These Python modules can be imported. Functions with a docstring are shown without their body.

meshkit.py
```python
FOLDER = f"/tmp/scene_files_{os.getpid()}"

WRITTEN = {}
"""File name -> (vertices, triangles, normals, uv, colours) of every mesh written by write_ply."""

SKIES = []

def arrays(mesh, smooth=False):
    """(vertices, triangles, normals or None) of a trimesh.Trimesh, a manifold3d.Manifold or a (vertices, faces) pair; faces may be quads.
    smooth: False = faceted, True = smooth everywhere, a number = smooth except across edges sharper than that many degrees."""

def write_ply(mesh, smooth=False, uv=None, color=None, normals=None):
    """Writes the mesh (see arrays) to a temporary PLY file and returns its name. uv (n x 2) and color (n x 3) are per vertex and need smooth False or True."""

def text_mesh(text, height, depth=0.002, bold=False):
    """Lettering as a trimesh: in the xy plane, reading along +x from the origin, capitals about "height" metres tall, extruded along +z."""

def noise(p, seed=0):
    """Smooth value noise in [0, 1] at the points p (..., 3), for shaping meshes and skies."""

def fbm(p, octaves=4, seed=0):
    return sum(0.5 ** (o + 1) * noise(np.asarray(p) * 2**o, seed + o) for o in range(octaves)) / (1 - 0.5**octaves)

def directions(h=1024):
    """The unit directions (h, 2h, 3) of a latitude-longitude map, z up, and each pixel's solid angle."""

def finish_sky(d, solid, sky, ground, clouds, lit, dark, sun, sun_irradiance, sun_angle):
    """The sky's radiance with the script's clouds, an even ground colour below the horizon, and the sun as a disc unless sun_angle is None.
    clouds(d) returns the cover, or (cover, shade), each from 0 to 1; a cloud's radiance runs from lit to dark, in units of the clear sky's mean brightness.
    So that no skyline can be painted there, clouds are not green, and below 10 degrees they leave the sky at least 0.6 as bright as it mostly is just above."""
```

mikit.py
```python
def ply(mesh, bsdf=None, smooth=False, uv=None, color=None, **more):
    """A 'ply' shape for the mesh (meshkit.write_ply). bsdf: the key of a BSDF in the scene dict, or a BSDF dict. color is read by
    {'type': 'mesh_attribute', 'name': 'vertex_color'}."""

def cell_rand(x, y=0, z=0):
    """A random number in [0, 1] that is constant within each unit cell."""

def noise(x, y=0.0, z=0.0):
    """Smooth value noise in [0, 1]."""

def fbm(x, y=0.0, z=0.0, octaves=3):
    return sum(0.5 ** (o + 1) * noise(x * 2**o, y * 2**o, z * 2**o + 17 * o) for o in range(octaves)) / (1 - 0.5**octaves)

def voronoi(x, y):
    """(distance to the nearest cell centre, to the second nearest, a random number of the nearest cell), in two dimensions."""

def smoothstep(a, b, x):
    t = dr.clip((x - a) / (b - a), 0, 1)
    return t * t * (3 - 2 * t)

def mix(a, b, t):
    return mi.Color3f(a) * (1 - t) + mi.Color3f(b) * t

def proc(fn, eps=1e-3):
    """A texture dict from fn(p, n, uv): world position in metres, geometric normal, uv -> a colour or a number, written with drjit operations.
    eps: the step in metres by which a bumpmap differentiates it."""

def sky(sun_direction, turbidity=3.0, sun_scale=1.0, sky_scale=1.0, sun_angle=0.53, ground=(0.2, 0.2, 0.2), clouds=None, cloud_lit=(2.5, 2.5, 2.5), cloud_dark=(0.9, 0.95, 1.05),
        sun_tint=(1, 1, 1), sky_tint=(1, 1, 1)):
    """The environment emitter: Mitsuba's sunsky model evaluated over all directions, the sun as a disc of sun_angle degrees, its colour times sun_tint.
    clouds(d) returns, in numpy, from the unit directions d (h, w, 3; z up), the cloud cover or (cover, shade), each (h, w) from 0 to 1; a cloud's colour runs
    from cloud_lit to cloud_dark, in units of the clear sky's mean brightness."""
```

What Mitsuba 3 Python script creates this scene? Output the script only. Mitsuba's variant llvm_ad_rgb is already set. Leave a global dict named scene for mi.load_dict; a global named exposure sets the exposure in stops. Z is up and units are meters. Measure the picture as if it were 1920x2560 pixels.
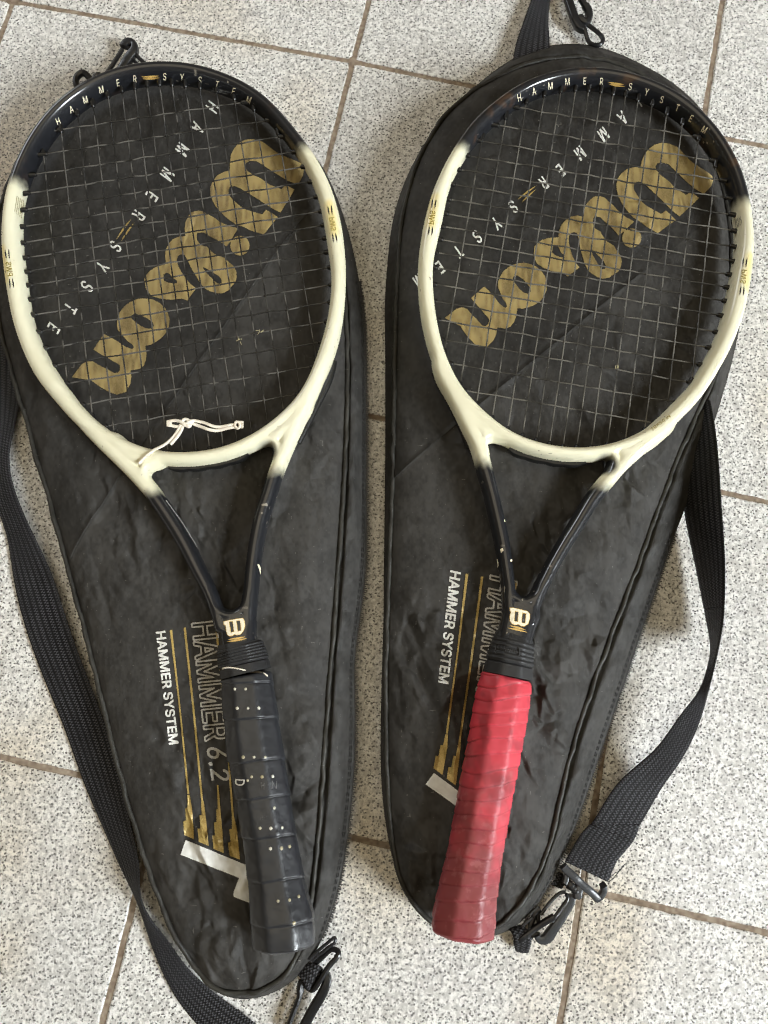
import math
import numpy as np, trimesh, mitsuba as mi, drjit as dr, mikit, meshkit
import manifold3d as m3
from manifold3d import Manifold
from scipy.ndimage import gaussian_filter1d, gaussian_filter
from scipy.spatial import Delaunay, cKDTree
from scipy.interpolate import splprep, splev, LinearNDInterpolator
from shapely.geometry import Polygon, LineString, Point, MultiPolygon
from shapely.ops import unary_union
from shapely import affinity, contains_xy
from mikit import proc, noise, fbm, voronoi, smoothstep, mix, cell_rand

T = mi.ScalarTransform4f
# ------------------------------------------------------------------ camera
F, RX, RY, CH = 1950.0, .1913, -.0042, .6344          # focal length in photo pixels, tilt, roll, height over the floor
RM = np.array([[math.cos(RY), 0, math.sin(RY)], [0, 1, 0], [-math.sin(RY), 0, math.cos(RY)]]) @ np.array([[1, 0, 0], [0, math.cos(RX), -math.sin(RX)], [0, math.sin(RX), math.cos(RX)]])
CAM = np.array([0, 0, CH])
fwd, upv = RM @ [0, 0, -1], RM @ [0, 1, 0]
scene, labels = {}, {}
scene['camera'] = {'type': 'perspective', 'fov': math.degrees(2 * math.atan(960 / F)), 'fov_axis': 'x', 'near_clip': .01, 'far_clip': 50.0,
                   'to_world': T().look_at(origin=CAM.tolist(), target=(CAM + fwd).tolist(), up=upv.tolist())}
# ------------------------------------------------------------------ light: a big window low on the right, and the warm light of the room
exposure = 0.13
WIN_AT, WIN_SIZE = np.array([3.1, -1.75, 2.40]), (.55, .75)
AMB, WIN, LAMP, WIN2 = (.11, .084, .048), (46.5, 49.5, 51.0), (.86, .73, .49), (5.4, 5.7, 6.0)
scene['room_light'] = {'type': 'constant', 'radiance': {'type': 'rgb', 'value': list(AMB)}}
scene['window'] = {'type': 'rectangle', 'to_world': T().look_at(origin=WIN_AT.tolist(), target=[0.1, .1, 0], up=[0, 0, 1]).scale([WIN_SIZE[0], WIN_SIZE[1], 1]),
                   'bsdf': {'type': 'diffuse', 'reflectance': {'type': 'rgb', 'value': .5}},
                   'emitter': {'type': 'area', 'radiance': {'type': 'rgb', 'value': list(WIN)}}}
labels['window'] = {'label': 'bright window pane that lights the floor from the right', 'category': 'window', 'kind': 'structure'}
scene['ceiling_lamp'] = {'type': 'rectangle', 'to_world': T().look_at(origin=[-.3, .35, 2.6], target=[-.3, .35, 0], up=[0, 1, 0]).scale([1.2, 1.2, 1]),
                         'bsdf': {'type': 'diffuse', 'reflectance': {'type': 'rgb', 'value': .5}},
                         'emitter': {'type': 'area', 'radiance': {'type': 'rgb', 'value': list(LAMP)}}}
labels['ceiling_lamp'] = {'label': 'warm square lamp high above the floor', 'category': 'lamp', 'kind': 'structure'}

scene['window_001'] = {'type': 'rectangle', 'to_world': T().look_at(origin=[-2.4, 2.9, 1.7], target=[-.1, .3, 0], up=[0, 0, 1]).scale([.6, .7, 1]),
                       'bsdf': {'type': 'diffuse', 'reflectance': {'type': 'rgb', 'value': .5}},
                       'emitter': {'type': 'area', 'radiance': {'type': 'rgb', 'value': list(WIN2)}}}
labels['window_001'] = {'label': 'dimmer window pane far off beyond the upper left', 'category': 'window', 'kind': 'structure'}

# ------------------------------------------------------------------ helpers
def rays(px):
    px = np.atleast_2d(np.asarray(px, float))
    return np.stack([(px[:, 0] - 960) / F, -(px[:, 1] - 1280) / F, -np.ones(len(px))], 1) @ RM.T

def at(px, z):
    """Points of the photograph as points of the place at the height z (number or one per point)."""
    d = rays(px); z = np.broadcast_to(np.asarray(z, float), (len(d),))
    t = (CH - z) / -d[:, 2]
    return np.stack([d[:, 0] * t, d[:, 1] * t, z], 1)

def numbered(key):
    if key not in scene and key not in used: used.add(key); return key
    i = 1
    while f'{key}_{i:03d}' in scene or f'{key}_{i:03d}' in used: i += 1
    used.add(f'{key}_{i:03d}'); return f'{key}_{i:03d}'
used = set()

def add(key, mesh, bsdf, smooth=35, uv=None, label=None, cat=None, group=None, kind=None, count=True):
    if count: key = numbered(key)
    scene[key] = mikit.ply(mesh, bsdf, smooth=smooth, uv=uv)
    e = {k: v for k, v in (('label', label), ('category', cat), ('group', group), ('kind', kind)) if v}
    if e: labels[key] = e
    return key

def thing(key, label, cat, group=None):
    key = numbered(key); labels[key] = {'label': label, 'category': cat}
    if group: labels[key]['group'] = group
    return key

def curve(pts, n=60, s=0, closed=False):
    pts = np.asarray(pts, float)
    k = min(3, len(pts) - 1)
    if closed: pts = np.vstack([pts, pts[:1]])
    tck, _ = splprep(pts.T, s=s, k=k, per=closed)
    return np.stack(splev(np.linspace(0, 1, n, endpoint=not closed), tck), 1)

def even(pts, step, closed=False):
    p = np.asarray(pts, float)
    if closed: p = np.vstack([p, p[:1]])
    d = np.r_[0, np.cumsum(np.linalg.norm(np.diff(p, axis=0), axis=1))]
    n = max(2, int(round(d[-1] / step)))
    t = np.linspace(0, d[-1], n + (not closed), endpoint=not closed)
    return np.stack([np.interp(t, d, p[:, i]) for i in range(p.shape[1])], 1)

def loft(rings, closed=False, cap=True):
    """rings (n, m, 3) joined to one surface"""
    n, m, _ = rings.shape
    v = rings.reshape(-1, 3); f = []
    i, j = np.meshgrid(np.arange(n if closed else n - 1), np.arange(m), indexing='ij'); i, j = i.ravel(), j.ravel()
    a, b, c, d = i * m + j, i * m + (j + 1) % m, ((i + 1) % n) * m + (j + 1) % m, ((i + 1) % n) * m + j
    f = np.vstack([np.stack([a, b, c], 1), np.stack([a, c, d], 1)])
    if cap and not closed:
        v = np.vstack([v, rings[0].mean(0), rings[-1].mean(0)]); k = np.arange(m); e = (n - 1) * m
        f = np.vstack([f, np.stack([(k + 1) % m, k, np.full(m, n * m)], 1), np.stack([e + k, e + (k + 1) % m, np.full(m, n * m + 1)], 1)])
    t = trimesh.Trimesh(v, f, process=False)
    if t.is_watertight and t.volume < 0: t.invert()
    return t

def frames(c, closed=False):
    t = (np.roll(c, -1, 0) - np.roll(c, 1, 0)) if closed else np.gradient(c, axis=0)
    t /= np.linalg.norm(t, axis=1, keepdims=True) + 1e-12
    s = np.cross(t, [0, 0, 1.0]); s /= np.linalg.norm(s, axis=1, keepdims=True) + 1e-9
    return t, s, np.cross(s, t)

def stretch(a, n):
    a = np.atleast_1d(np.asarray(a, float))
    return a if len(a) == n else np.interp(np.linspace(0, 1, n), np.linspace(0, 1, len(a)), a) if len(a) > 1 else np.full(n, a[0])

def sweep(c, a, b=None, m=12, closed=False, power=2.0, cap=True):
    """a tube with half width a (level) and half height b (upright), round or squarish"""
    c = np.asarray(c, float); n = len(c); b = a if b is None else b
    a, b = stretch(a, n), stretch(b, n)
    t, s, u = frames(c, closed)
    th = np.arange(m) * 2 * np.pi / m
    co, si = np.sign(np.cos(th)) * np.abs(np.cos(th)) ** (2 / power), np.sign(np.sin(th)) * np.abs(np.sin(th)) ** (2 / power)
    r = c[:, None] + s[:, None] * (a[:, None] * co)[..., None] + u[:, None] * (b[:, None] * si)[..., None]
    return loft(r, closed, cap)

def tube(c, r, m=8, closed=False):
    """round tube along any curve (parallel transport)"""
    c = np.asarray(c, float); n = len(c)
    t = (np.roll(c, -1, 0) - np.roll(c, 1, 0)) if closed else np.gradient(c, axis=0)
    t /= np.linalg.norm(t, axis=1, keepdims=True) + 1e-12
    nn = np.zeros_like(c); v = np.array([0, 0, 1.0]) if abs(t[0, 2]) < .9 else np.array([1.0, 0, 0])
    for i in range(n):
        v = v - t[i] * (v @ t[i]); v /= np.linalg.norm(v) + 1e-12; nn[i] = v
    b = np.cross(t, nn); th = np.arange(m) * 2 * np.pi / m
    r = stretch(r, n)
    ring = c[:, None] + r[:, None, None] * (np.cos(th)[None, :, None] * nn[:, None] + np.sin(th)[None, :, None] * b[:, None])
    return loft(ring, closed)

def rod(px, z, r, m=8, n=40, closed=False, smooth=True):
    """a rod along photo points at the heights z"""
    p = at(px, z)
    return tube(curve(p, n, closed=closed) if smooth and len(p) > 2 else even(p, .003, closed), r, m, closed)

def join(*ms):
    return trimesh.util.concatenate(list(ms))

def tri_poly(poly, size):
    """a shapely polygon as flat triangles with edges under size"""
    vs, fs, k = [], [], 0
    for g in getattr(poly, 'geoms', [poly]):
        if g.is_empty or g.area < 1e-9: continue
        v, f = trimesh.creation.triangulate_polygon(g, engine='earcut')
        v3 = np.c_[v, np.zeros(len(v))]
        v3, f = trimesh.remesh.subdivide_to_size(v3, f, size, max_iter=12)
        m = trimesh.Trimesh(v3, f); m.merge_vertices()
        vs.append(np.asarray(m.vertices)[:, :2]); fs.append(np.asarray(m.faces) + k); k += len(m.vertices)
    return np.vstack(vs), np.vstack(fs)

HITS = {}
def to_px(p):
    q = (np.asarray(p) - CAM) @ RM; return np.c_[960 - F * q[:, 0] / q[:, 2], 1280 + F * q[:, 1] / q[:, 2]]

def hit(px, mesh):
    """where the sight lines of photo points meet a mesh, and the normal there"""
    if id(mesh) not in HITS:
        tri = np.asarray(mesh.triangles); fn = np.asarray(mesh.face_normals); keep = ((tri.mean(1) - CAM) * fn).sum(1) < 0
        tri, fn = tri[keep], fn[keep]; q = to_px(tri.reshape(-1, 3)).reshape(-1, 3, 2); c = q.mean(1)
        HITS[id(mesh)] = (mesh, tri, fn, cKDTree(c), np.linalg.norm(q - c[:, None], axis=2).max())
    _, tri, fn, tree, rad = HITS[id(mesh)]
    d = rays(px); d /= np.linalg.norm(d, axis=1, keepdims=True)
    out, nor = np.full((len(d), 3), np.nan), np.zeros((len(d), 3))
    for i, k in enumerate(tree.query_ball_point(np.atleast_2d(px), min(rad, 22.0))):
        if not k: continue
        r = d[i]; v0 = tri[k, 0]; e1, e2 = tri[k, 1] - v0, tri[k, 2] - v0
        h = np.cross(r, e2); a = (e1 * h).sum(1); a = np.where(np.abs(a) > 1e-16, a, 1e9)
        q0 = CAM - v0; u = (q0 * h).sum(1) / a; q = np.cross(q0, e1); v = (q @ r) / a; t = (q * e2).sum(1) / a
        ok = (u > -1e-4) & (v > -1e-4) & (u + v < 1.0002) & (t > .01)
        if not ok.any(): continue
        j = np.where(ok)[0][np.argmin(t[ok])]; out[i] = CAM + r * t[j]; nor[i] = fn[k[j]]
    return out, nor

def print_on(mesh, poly, size=5, lift=.00025):
    """flat print (a polygon in photo points) laid onto a mesh"""
    v, f = tri_poly(poly, size)
    p, n = hit(v, mesh); bad = np.isnan(p[:, 0]); f = f[~bad[f].any(1)]
    p[bad] = 0
    t = trimesh.Trimesh(p + n * lift, f, process=False); t.remove_unreferenced_vertices(); return t

GLYPHS = {}
def glyph(text, bold=False):
    """letters as a polygon, capitals 1 tall, starting at the origin"""
    if (text, bold) not in GLYPHS:
        m = meshkit.text_mesh(text, 1.0, depth=.1, bold=bold)
        top = m.triangles[m.face_normals[:, 2] > .9][:, :, :2]
        GLYPHS[text, bold] = unary_union([Polygon(t).buffer(1e-4) for t in top if Polygon(t).area > 1e-10])
    return GLYPHS[text, bold]

def lay(poly, p0, ex, ey):
    """unit polygon -> photo points: origin p0, x axis ex, y axis ey"""
    return affinity.affine_transform(poly, [ex[0], ey[0], ex[1], ey[1], p0[0], p0[1]])

def word(text, p0, p1, up, bold=True, slant=0.0):
    """a word from p0 to p1 along its foot line, capitals reaching by the vector up"""
    g = glyph(text, bold); x0, _, x1, _ = g.bounds
    g = affinity.translate(g, -x0, 0); L = x1 - x0
    ex = (np.array(p1, float) - p0) / L
    return lay(g, p0, ex, np.array(up, float) + ex * slant)

def letter(ch, c, up, size, wide=.72, bold=False, lean=0.0):
    """one letter centred on the photo point c; up is the direction of its head"""
    g = glyph(ch, bold); x0, y0, x1, y1 = g.bounds
    g = affinity.translate(g, -(x0 + x1) / 2, -(y0 + y1) / 2)
    up = np.array(up, float) / np.linalg.norm(up); ri = np.array([-up[1], up[0]])
    return lay(g, c, ri * size * wide, up * size + ri * size * lean)

def lens(p, q, w):
    """a thin slash, pointed at both ends"""
    p, q = np.array(p, float), np.array(q, float); n = np.array([-(q - p)[1], (q - p)[0]]); n /= np.linalg.norm(n)
    t = np.linspace(0, 1, 9); h = w * np.sin(np.pi * t)[:, None] * n; c = p + (q - p) * t[:, None]
    return Polygon(np.vstack([c + h * .7, (c - h * .3)[::-1]])).buffer(0)

def homography(src, dst):
    A = []
    for (x, y), (u, v) in zip(src, dst):
        A += [[x, y, 1, 0, 0, 0, -u * x, -u * y, -u], [0, 0, 0, x, y, 1, -v * x, -v * y, -v]]
    A = np.array(A, float); s = np.array([1e-3, 1e-3, 1] * 3)
    h = np.linalg.svd(A * s)[2][-1] * s
    Hm = h.reshape(3, 3)
    def f(x, y, z=None):
        w = Hm[2, 0] * np.asarray(x) + Hm[2, 1] * np.asarray(y) + Hm[2, 2]
        return (Hm[0, 0] * np.asarray(x) + Hm[0, 1] * np.asarray(y) + Hm[0, 2]) / w, (Hm[1, 0] * np.asarray(x) + Hm[1, 1] * np.asarray(y) + Hm[1, 2]) / w
    return f

def Z(pts, x0, y0, k):
    return [(x0 + k * x, y0 + k * y) for x, y in pts]

# ------------------------------------------------------------------ materials
def bsdf(key, two=True, bump=None, bump_scale=1.0, **kw):
    d = {'type': 'principled'}
    for k, v in kw.items():
        d[k] = {'type': 'rgb', 'value': list(v)} if isinstance(v, (tuple, list)) else v
    if bump: d = {'type': 'bumpmap', 'tex': bump, 'scale': bump_scale, 'nested': d}
    scene[key] = {'type': 'twosided', 'nested': d} if two else d
    return key

nodes = {(0, 0): (32, 2), (0, 1): (882.5, 153), (0, 2): (1754, 333), (1, 1): (669, 984), (1, 2): (1617, 1190), (2, 1): (404, 1988), (2, 2): (1454, 2223)}
W = {k: at([v], 0)[0, :2] for k, v in nodes.items()}
eB = (W[0, 2] - W[0, 1] + W[1, 2] - W[1, 1] + W[2, 2] - W[2, 1]) / 3          # one tile to the right
eA = (W[2, 1] - W[0, 1] + W[2, 2] - W[0, 2]) / 4                              # one tile towards the viewer
GH = .0024
_M = np.linalg.inv(np.stack([eB, eA], 1)); TB = (float(_M[0, 0]), float(_M[0, 1]), float(_M[0] @ W[0, 1])); TA = (float(_M[1, 0]), float(_M[1, 1]), float(_M[1] @ W[0, 1]))

def tile_color(p, n, uv):
    x, y = p.x, p.y
    w = (noise(x * 190, y * 190, 3.0) - .5) * 2.0
    q = (noise(x * 190 + 31, y * 190, 8.0) - .5) * 2.0
    i, j = dr.floor((x * TB[0] + y * TB[1]) - TB[2]), dr.floor((x * TA[0] + y * TA[1]) - TA[2])
    r = cell_rand(i, j, 5)
    d1, _, r1 = voronoi(x * 265 + .22 * w + r * 900, y * 315 + .22 * q)
    d2, _, r2 = voronoi(x * 330 + .25 * q + 17 + r * 500, y * 290 + .25 * w + 5)
    d3, _, r3 = voronoi(x * 560 + .3 * w + 3, y * 620 + .3 * q + 41)
    n1 = noise(x * 1300, y * 1300, 2.0)
    base = mix((.84, .828, .798), (.54, .527, .50), smoothstep(.28, .75, .6 * noise(x * 420, y * 420, 4.0) + .4 * n1))
    base = mix(base, (.44, .432, .412), smoothstep(.46, .22, d3 + .25 * n1) * smoothstep(.20, .4, r3) * .85)
    base = mix(base, (.20, .193, .18), smoothstep(.40, .24, d2 + .22 * n1) * smoothstep(.28, .48, r2) * .85)
    base = mix(base, (.07, .067, .063), smoothstep(.42, .24, d1 + .25 * n1) * smoothstep(.12, .4, r1) * .95)
    base = base * (.94 + .08 * r)
    stain = smoothstep(.50, .78, fbm(x * 7 + 3, y * 7, 9.0))
    return mix(base, base * mi.Color3f(.88, .82, .73), stain)

def tile_bump(p, n, uv):
    return fbm(p.x * 300, p.y * 300, 5.0)

def grout_color(p, n, uv):
    a = fbm(p.x * 140, p.y * 140, 3.0); b = fbm(p.x * 22, p.y * 22, 5.0); c = noise(p.x * 420, p.y * 420, 1.0)
    return mix(mix((.15, .105, .068), (.34, .265, .195), a), mix((.10, .066, .042), (.43, .37, .30), c), .35 + .3 * b)

bsdf('tile_mat', base_color=proc(tile_color), roughness=.34, specular=.45, bump=proc(tile_bump, 6e-4), bump_scale=.00012)
bsdf('grout_mat', base_color=proc(grout_color), roughness=.85, specular=.2, bump=proc(lambda p, n, uv: fbm(p.x * 350, p.y * 350, 2.0), 5e-4), bump_scale=.0012)

def seam_side(px):
    a, b = at(px, .04)[:, :2]; t = (b - a) / np.linalg.norm(b - a); m = np.array([-t[1], t[0]]); return float(m[0]), float(m[1]), float(m @ a)
SEAM_L, SEAM_R = seam_side([(170, 1392), (770, 530)]), seam_side([(980, 1195), (1600, 690)])

def cloth(c0, c1):
    def f(p, n, uv):
        a = fbm(p.x * 75, p.y * 50, 4.0); b = fbm(p.x * 420, p.y * 300, p.z * 260)
        lint = smoothstep(.955, .985, noise(p.x * 520, p.y * 520, 9.0)) * .5
        up = dr.select(p.x < -.015, p.x * SEAM_L[0] + p.y * SEAM_L[1] - SEAM_L[2], p.x * SEAM_R[0] + p.y * SEAM_R[1] - SEAM_R[2])
        c = mix(c0, c1, smoothstep(.25, .75, a * .5 + b * .5)) * (1 - .24 * smoothstep(-.0005, .0005, up))      # the inset panel is of a darker cloth
        return mix(c, (.20, .19, .17), lint)
    return f

def weave_bump(p, n, uv):
    wx = fbm(p.x * 70, p.y * 70, 1.0) * 9; wy = fbm(p.x * 70 + 20, p.y * 70, 4.0) * 9
    cr = 1 - dr.abs(2 * fbm(p.x * 230 + wx, p.y * 90 + wy, 2.0) - 1)
    c2 = 1 - dr.abs(2 * fbm(p.x * 120 + wy, p.y * 80 + wx, 6.0) - 1)
    where = .22 + .78 * smoothstep(.22, .12, p.y - .35 * dr.maximum(p.x - .08, 0))
    return .5 * dr.sin(p.y * 4600) + .3 * dr.sin(p.x * 5600) + .9 * fbm(p.x * 420, p.y * 420, p.z * 420) + where * (1.5 * cr + 2.2 * c2)

bsdf('cloth_mat', base_color=proc(cloth((.031, .0295, .0275), (.056, .0535, .0500))), roughness=.62, specular=.20, sheen=.12, bump=proc(weave_bump, 2.5e-4), bump_scale=.00007)
bsdf('cloth_side_mat', base_color=proc(cloth((.027, .026, .0245), (.047, .045, .042))), roughness=.60, specular=.22, sheen=.12, bump=proc(weave_bump, 2.5e-4), bump_scale=.00007)
bsdf('piping_mat', base_color=proc(cloth((.020, .019, .016), (.042, .040, .034))), roughness=.55, specular=.35)
bsdf('groove_mat', base_color=(.006, .006, .006), roughness=.8, specular=.2)
bsdf('stitch_mat', base_color=(.012, .012, .012), roughness=.6, specular=.3)
bsdf('teeth_mat', base_color=(.016, .016, .018), roughness=.3, specular=.5)

def gold_color(p, n, uv):
    a = fbm(p.x * 120, p.y * 60, 1.0); b = noise(p.x * 1400, p.y * 900, 2.0); c = noise(p.x * 420, p.y * 90, 6.0)
    return mix(mix((.17, .120, .042), (.36, .268, .102), smoothstep(.25, .75, a * .55 + c * .45)), (.34, .26, .13), .35 * b)
bsdf('gold_mat', base_color=proc(gold_color), roughness=.5, specular=.5)
bsdf('gold_foil_mat', base_color=proc(lambda p, n, uv: mix((.36, .25, .075), (.50, .37, .13), noise(p.x * 1600, p.y * 1600, 1.0))), roughness=.36, specular=.6, metallic=.25)
bsdf('white_ink_mat', base_color=proc(lambda p, n, uv: mix((.62, .61, .57), (.78, .78, .74), fbm(p.x * 300, p.y * 300, 3.0))), roughness=.55, specular=.35)
bsdf('silver_ink_mat', base_color=proc(lambda p, n, uv: mix((.36, .345, .31), (.54, .52, .48), fbm(p.x * 500, p.y * 500, 3.0))), roughness=.5, specular=.4)

def web_color(p, n, uv):
    u, v = uv.x, uv.y                                   # metres along and across the strap
    rib = dr.abs(dr.sin(v * 3.14159 / .0042))
    st = .5 + .5 * dr.sin(u * 6.28318 / .0023 + 3.14159 * dr.floor(v / .0021))
    sp = smoothstep(.45, .95, st) * smoothstep(.25, .8, rib)
    w = .55 + .9 * fbm(u * 60, v * 200, 1.0)
    return mix((.0050, .0050, .0060), (.070, .070, .078), sp * w)

def web_bump(p, n, uv):
    u, v = uv.x, uv.y
    return dr.abs(dr.sin(v * 3.14159 / .0042)) + .8 * dr.sin(u * 6.28318 / .0023 + 3.14159 * dr.floor(v / .0021))
bsdf('web_mat', base_color=proc(web_color), roughness=.62, specular=.3, bump=proc(web_bump, 3e-4), bump_scale=.00025)
bsdf('plastic_mat', base_color=(.012, .0125, .014), roughness=.30, specular=.5, bump=proc(lambda p, n, uv: fbm(p.x * 260, p.y * 260, p.z * 260), 4e-4), bump_scale=.0002)
bsdf('grey_plastic_mat', base_color=(.045, .048, .052), roughness=.26, specular=.55, bump=proc(lambda p, n, uv: fbm(p.x * 200, p.y * 200, p.z * 200), 4e-4), bump_scale=.0002)
bsdf('string_mat', base_color=proc(lambda p, n, uv: mix((.018, .0178, .017), (.105, .10, .092), smoothstep(.35, .75, noise(p.x * 130, p.y * 130, 2.0)))), roughness=.16, specular=.6)
bsdf('string_mat_001', base_color=proc(lambda p, n, uv: mix((.036, .034, .030), (.14, .133, .117), smoothstep(.3, .75, noise(p.x * 110, p.y * 110, 2.0)))), roughness=.22, specular=.6)
bsdf('grommet_mat', base_color=(.010, .010, .010), roughness=.28, specular=.5)
bsdf('rubber_mat', base_color=(.022, .022, .023), roughness=.48, specular=.4)
bsdf('rubber_dark_mat', base_color=(.035, .035, .036), roughness=.5, specular=.4)
bsdf('cord_mat', base_color=proc(lambda p, n, uv: mix((.74, .64, .52), (.86, .83, .72), fbm(p.x * 200, p.y * 200, 1.0))), roughness=.5, specular=.3)
bsdf('stud_mat', base_color=proc(lambda p, n, uv: mix((.30, .25, .13), (.62, .60, .54), noise(p.x * 160, p.y * 160, 3.0))), roughness=.28, specular=.6)
bsdf('gold_line_mat', base_color=(.62, .40, .12), roughness=.35, specular=.6)
bsdf('emblem_mat', base_color=(.86, .78, .58), roughness=.35, specular=.5)
bsdf('black_ink_mat', base_color=(.02, .017, .012), roughness=.5, specular=.3)
bsdf('ochre_ink_mat', base_color=(.30, .22, .03), roughness=.5, specular=.3)
bsdf('faint_ink_mat', base_color=(.13, .13, .13), roughness=.4, specular=.4)
bsdf('straw_mat', base_color=(.42, .37, .22), roughness=.7, specular=.2)

# ------------------------------------------------------------------ floor of speckled tiles in brown grout
def node(i, j):
    if (i, j) in W: return W[i, j]
    ic, jc = min(max(i, 0), 2), min(max(j, 1), 2)
    return W[ic, jc] + eA * (i - ic) + eB * (j - jc)

rng = np.random.default_rng(3)
add('floor', trimesh.creation.box((9, 9, .02), transform=trimesh.transformations.translation_matrix([0, 0, -.0112])), 'grout_mat', smooth=False,
    label='floor of pale speckled square tiles set in brown grout', cat='floor', kind='structure', count=False)
for i in range(-3, 4):
    for j in range(-2, 5):
        q = np.array([node(i, j), node(i + 1, j), node(i + 1, j + 1), node(i, j + 1)])
        poly = Polygon(q).buffer(-GH - .0015).buffer(.0015, quad_segs=3)
        inner = poly.buffer(-.0011)
        c = np.array(poly.exterior.coords)[:-1]; c = even(c, .006, True)
        ctr = q.mean(0); dirs = c - ctr; rim = c - .0011 * dirs / np.linalg.norm(dirs, axis=1, keepdims=True) * 1.2
        wob = (meshkit.noise(np.c_[c * 160, np.full(len(c), i * 7 + j)]) - .5)[:, None] * .0011
        dn = dirs / np.linalg.norm(dirs, axis=1, keepdims=True)
        c2 = c + dn * wob; r2 = rim + dn * wob
        tz = rng.uniform(-.00025, .00025)
        rings = np.stack([np.c_[c2, np.full(len(c), -.004)], np.c_[c2, np.full(len(c), -.0006)], np.c_[r2, np.full(len(c), tz)]])
        add('floor__tile', loft(rings), 'tile_mat', smooth=False)

# ------------------------------------------------------------------ bags
class Bag: pass

def fill(poly, pts_b, zf, step):
    x0, y0, x1, y1 = poly.bounds
    gx, gy = np.meshgrid(np.arange(x0, x1, step), np.arange(y0, y1, step * .87))
    gx = gx + (np.arange(gx.shape[0]) % 2)[:, None] * step / 2
    g = np.c_[gx.ravel(), gy.ravel()]
    g = g[contains_xy(poly.buffer(-step * .55), g[:, 0], g[:, 1])]
    p = np.vstack([pts_b, g]); f = Delaunay(p).simplices
    c = p[f].mean(1); f = f[contains_xy(poly, c[:, 0], c[:, 1])]
    a = p[f]; s = np.cross(a[:, 1] - a[:, 0], a[:, 2] - a[:, 0]); f[s < 0] = f[s < 0][:, ::-1]
    return p, f

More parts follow.
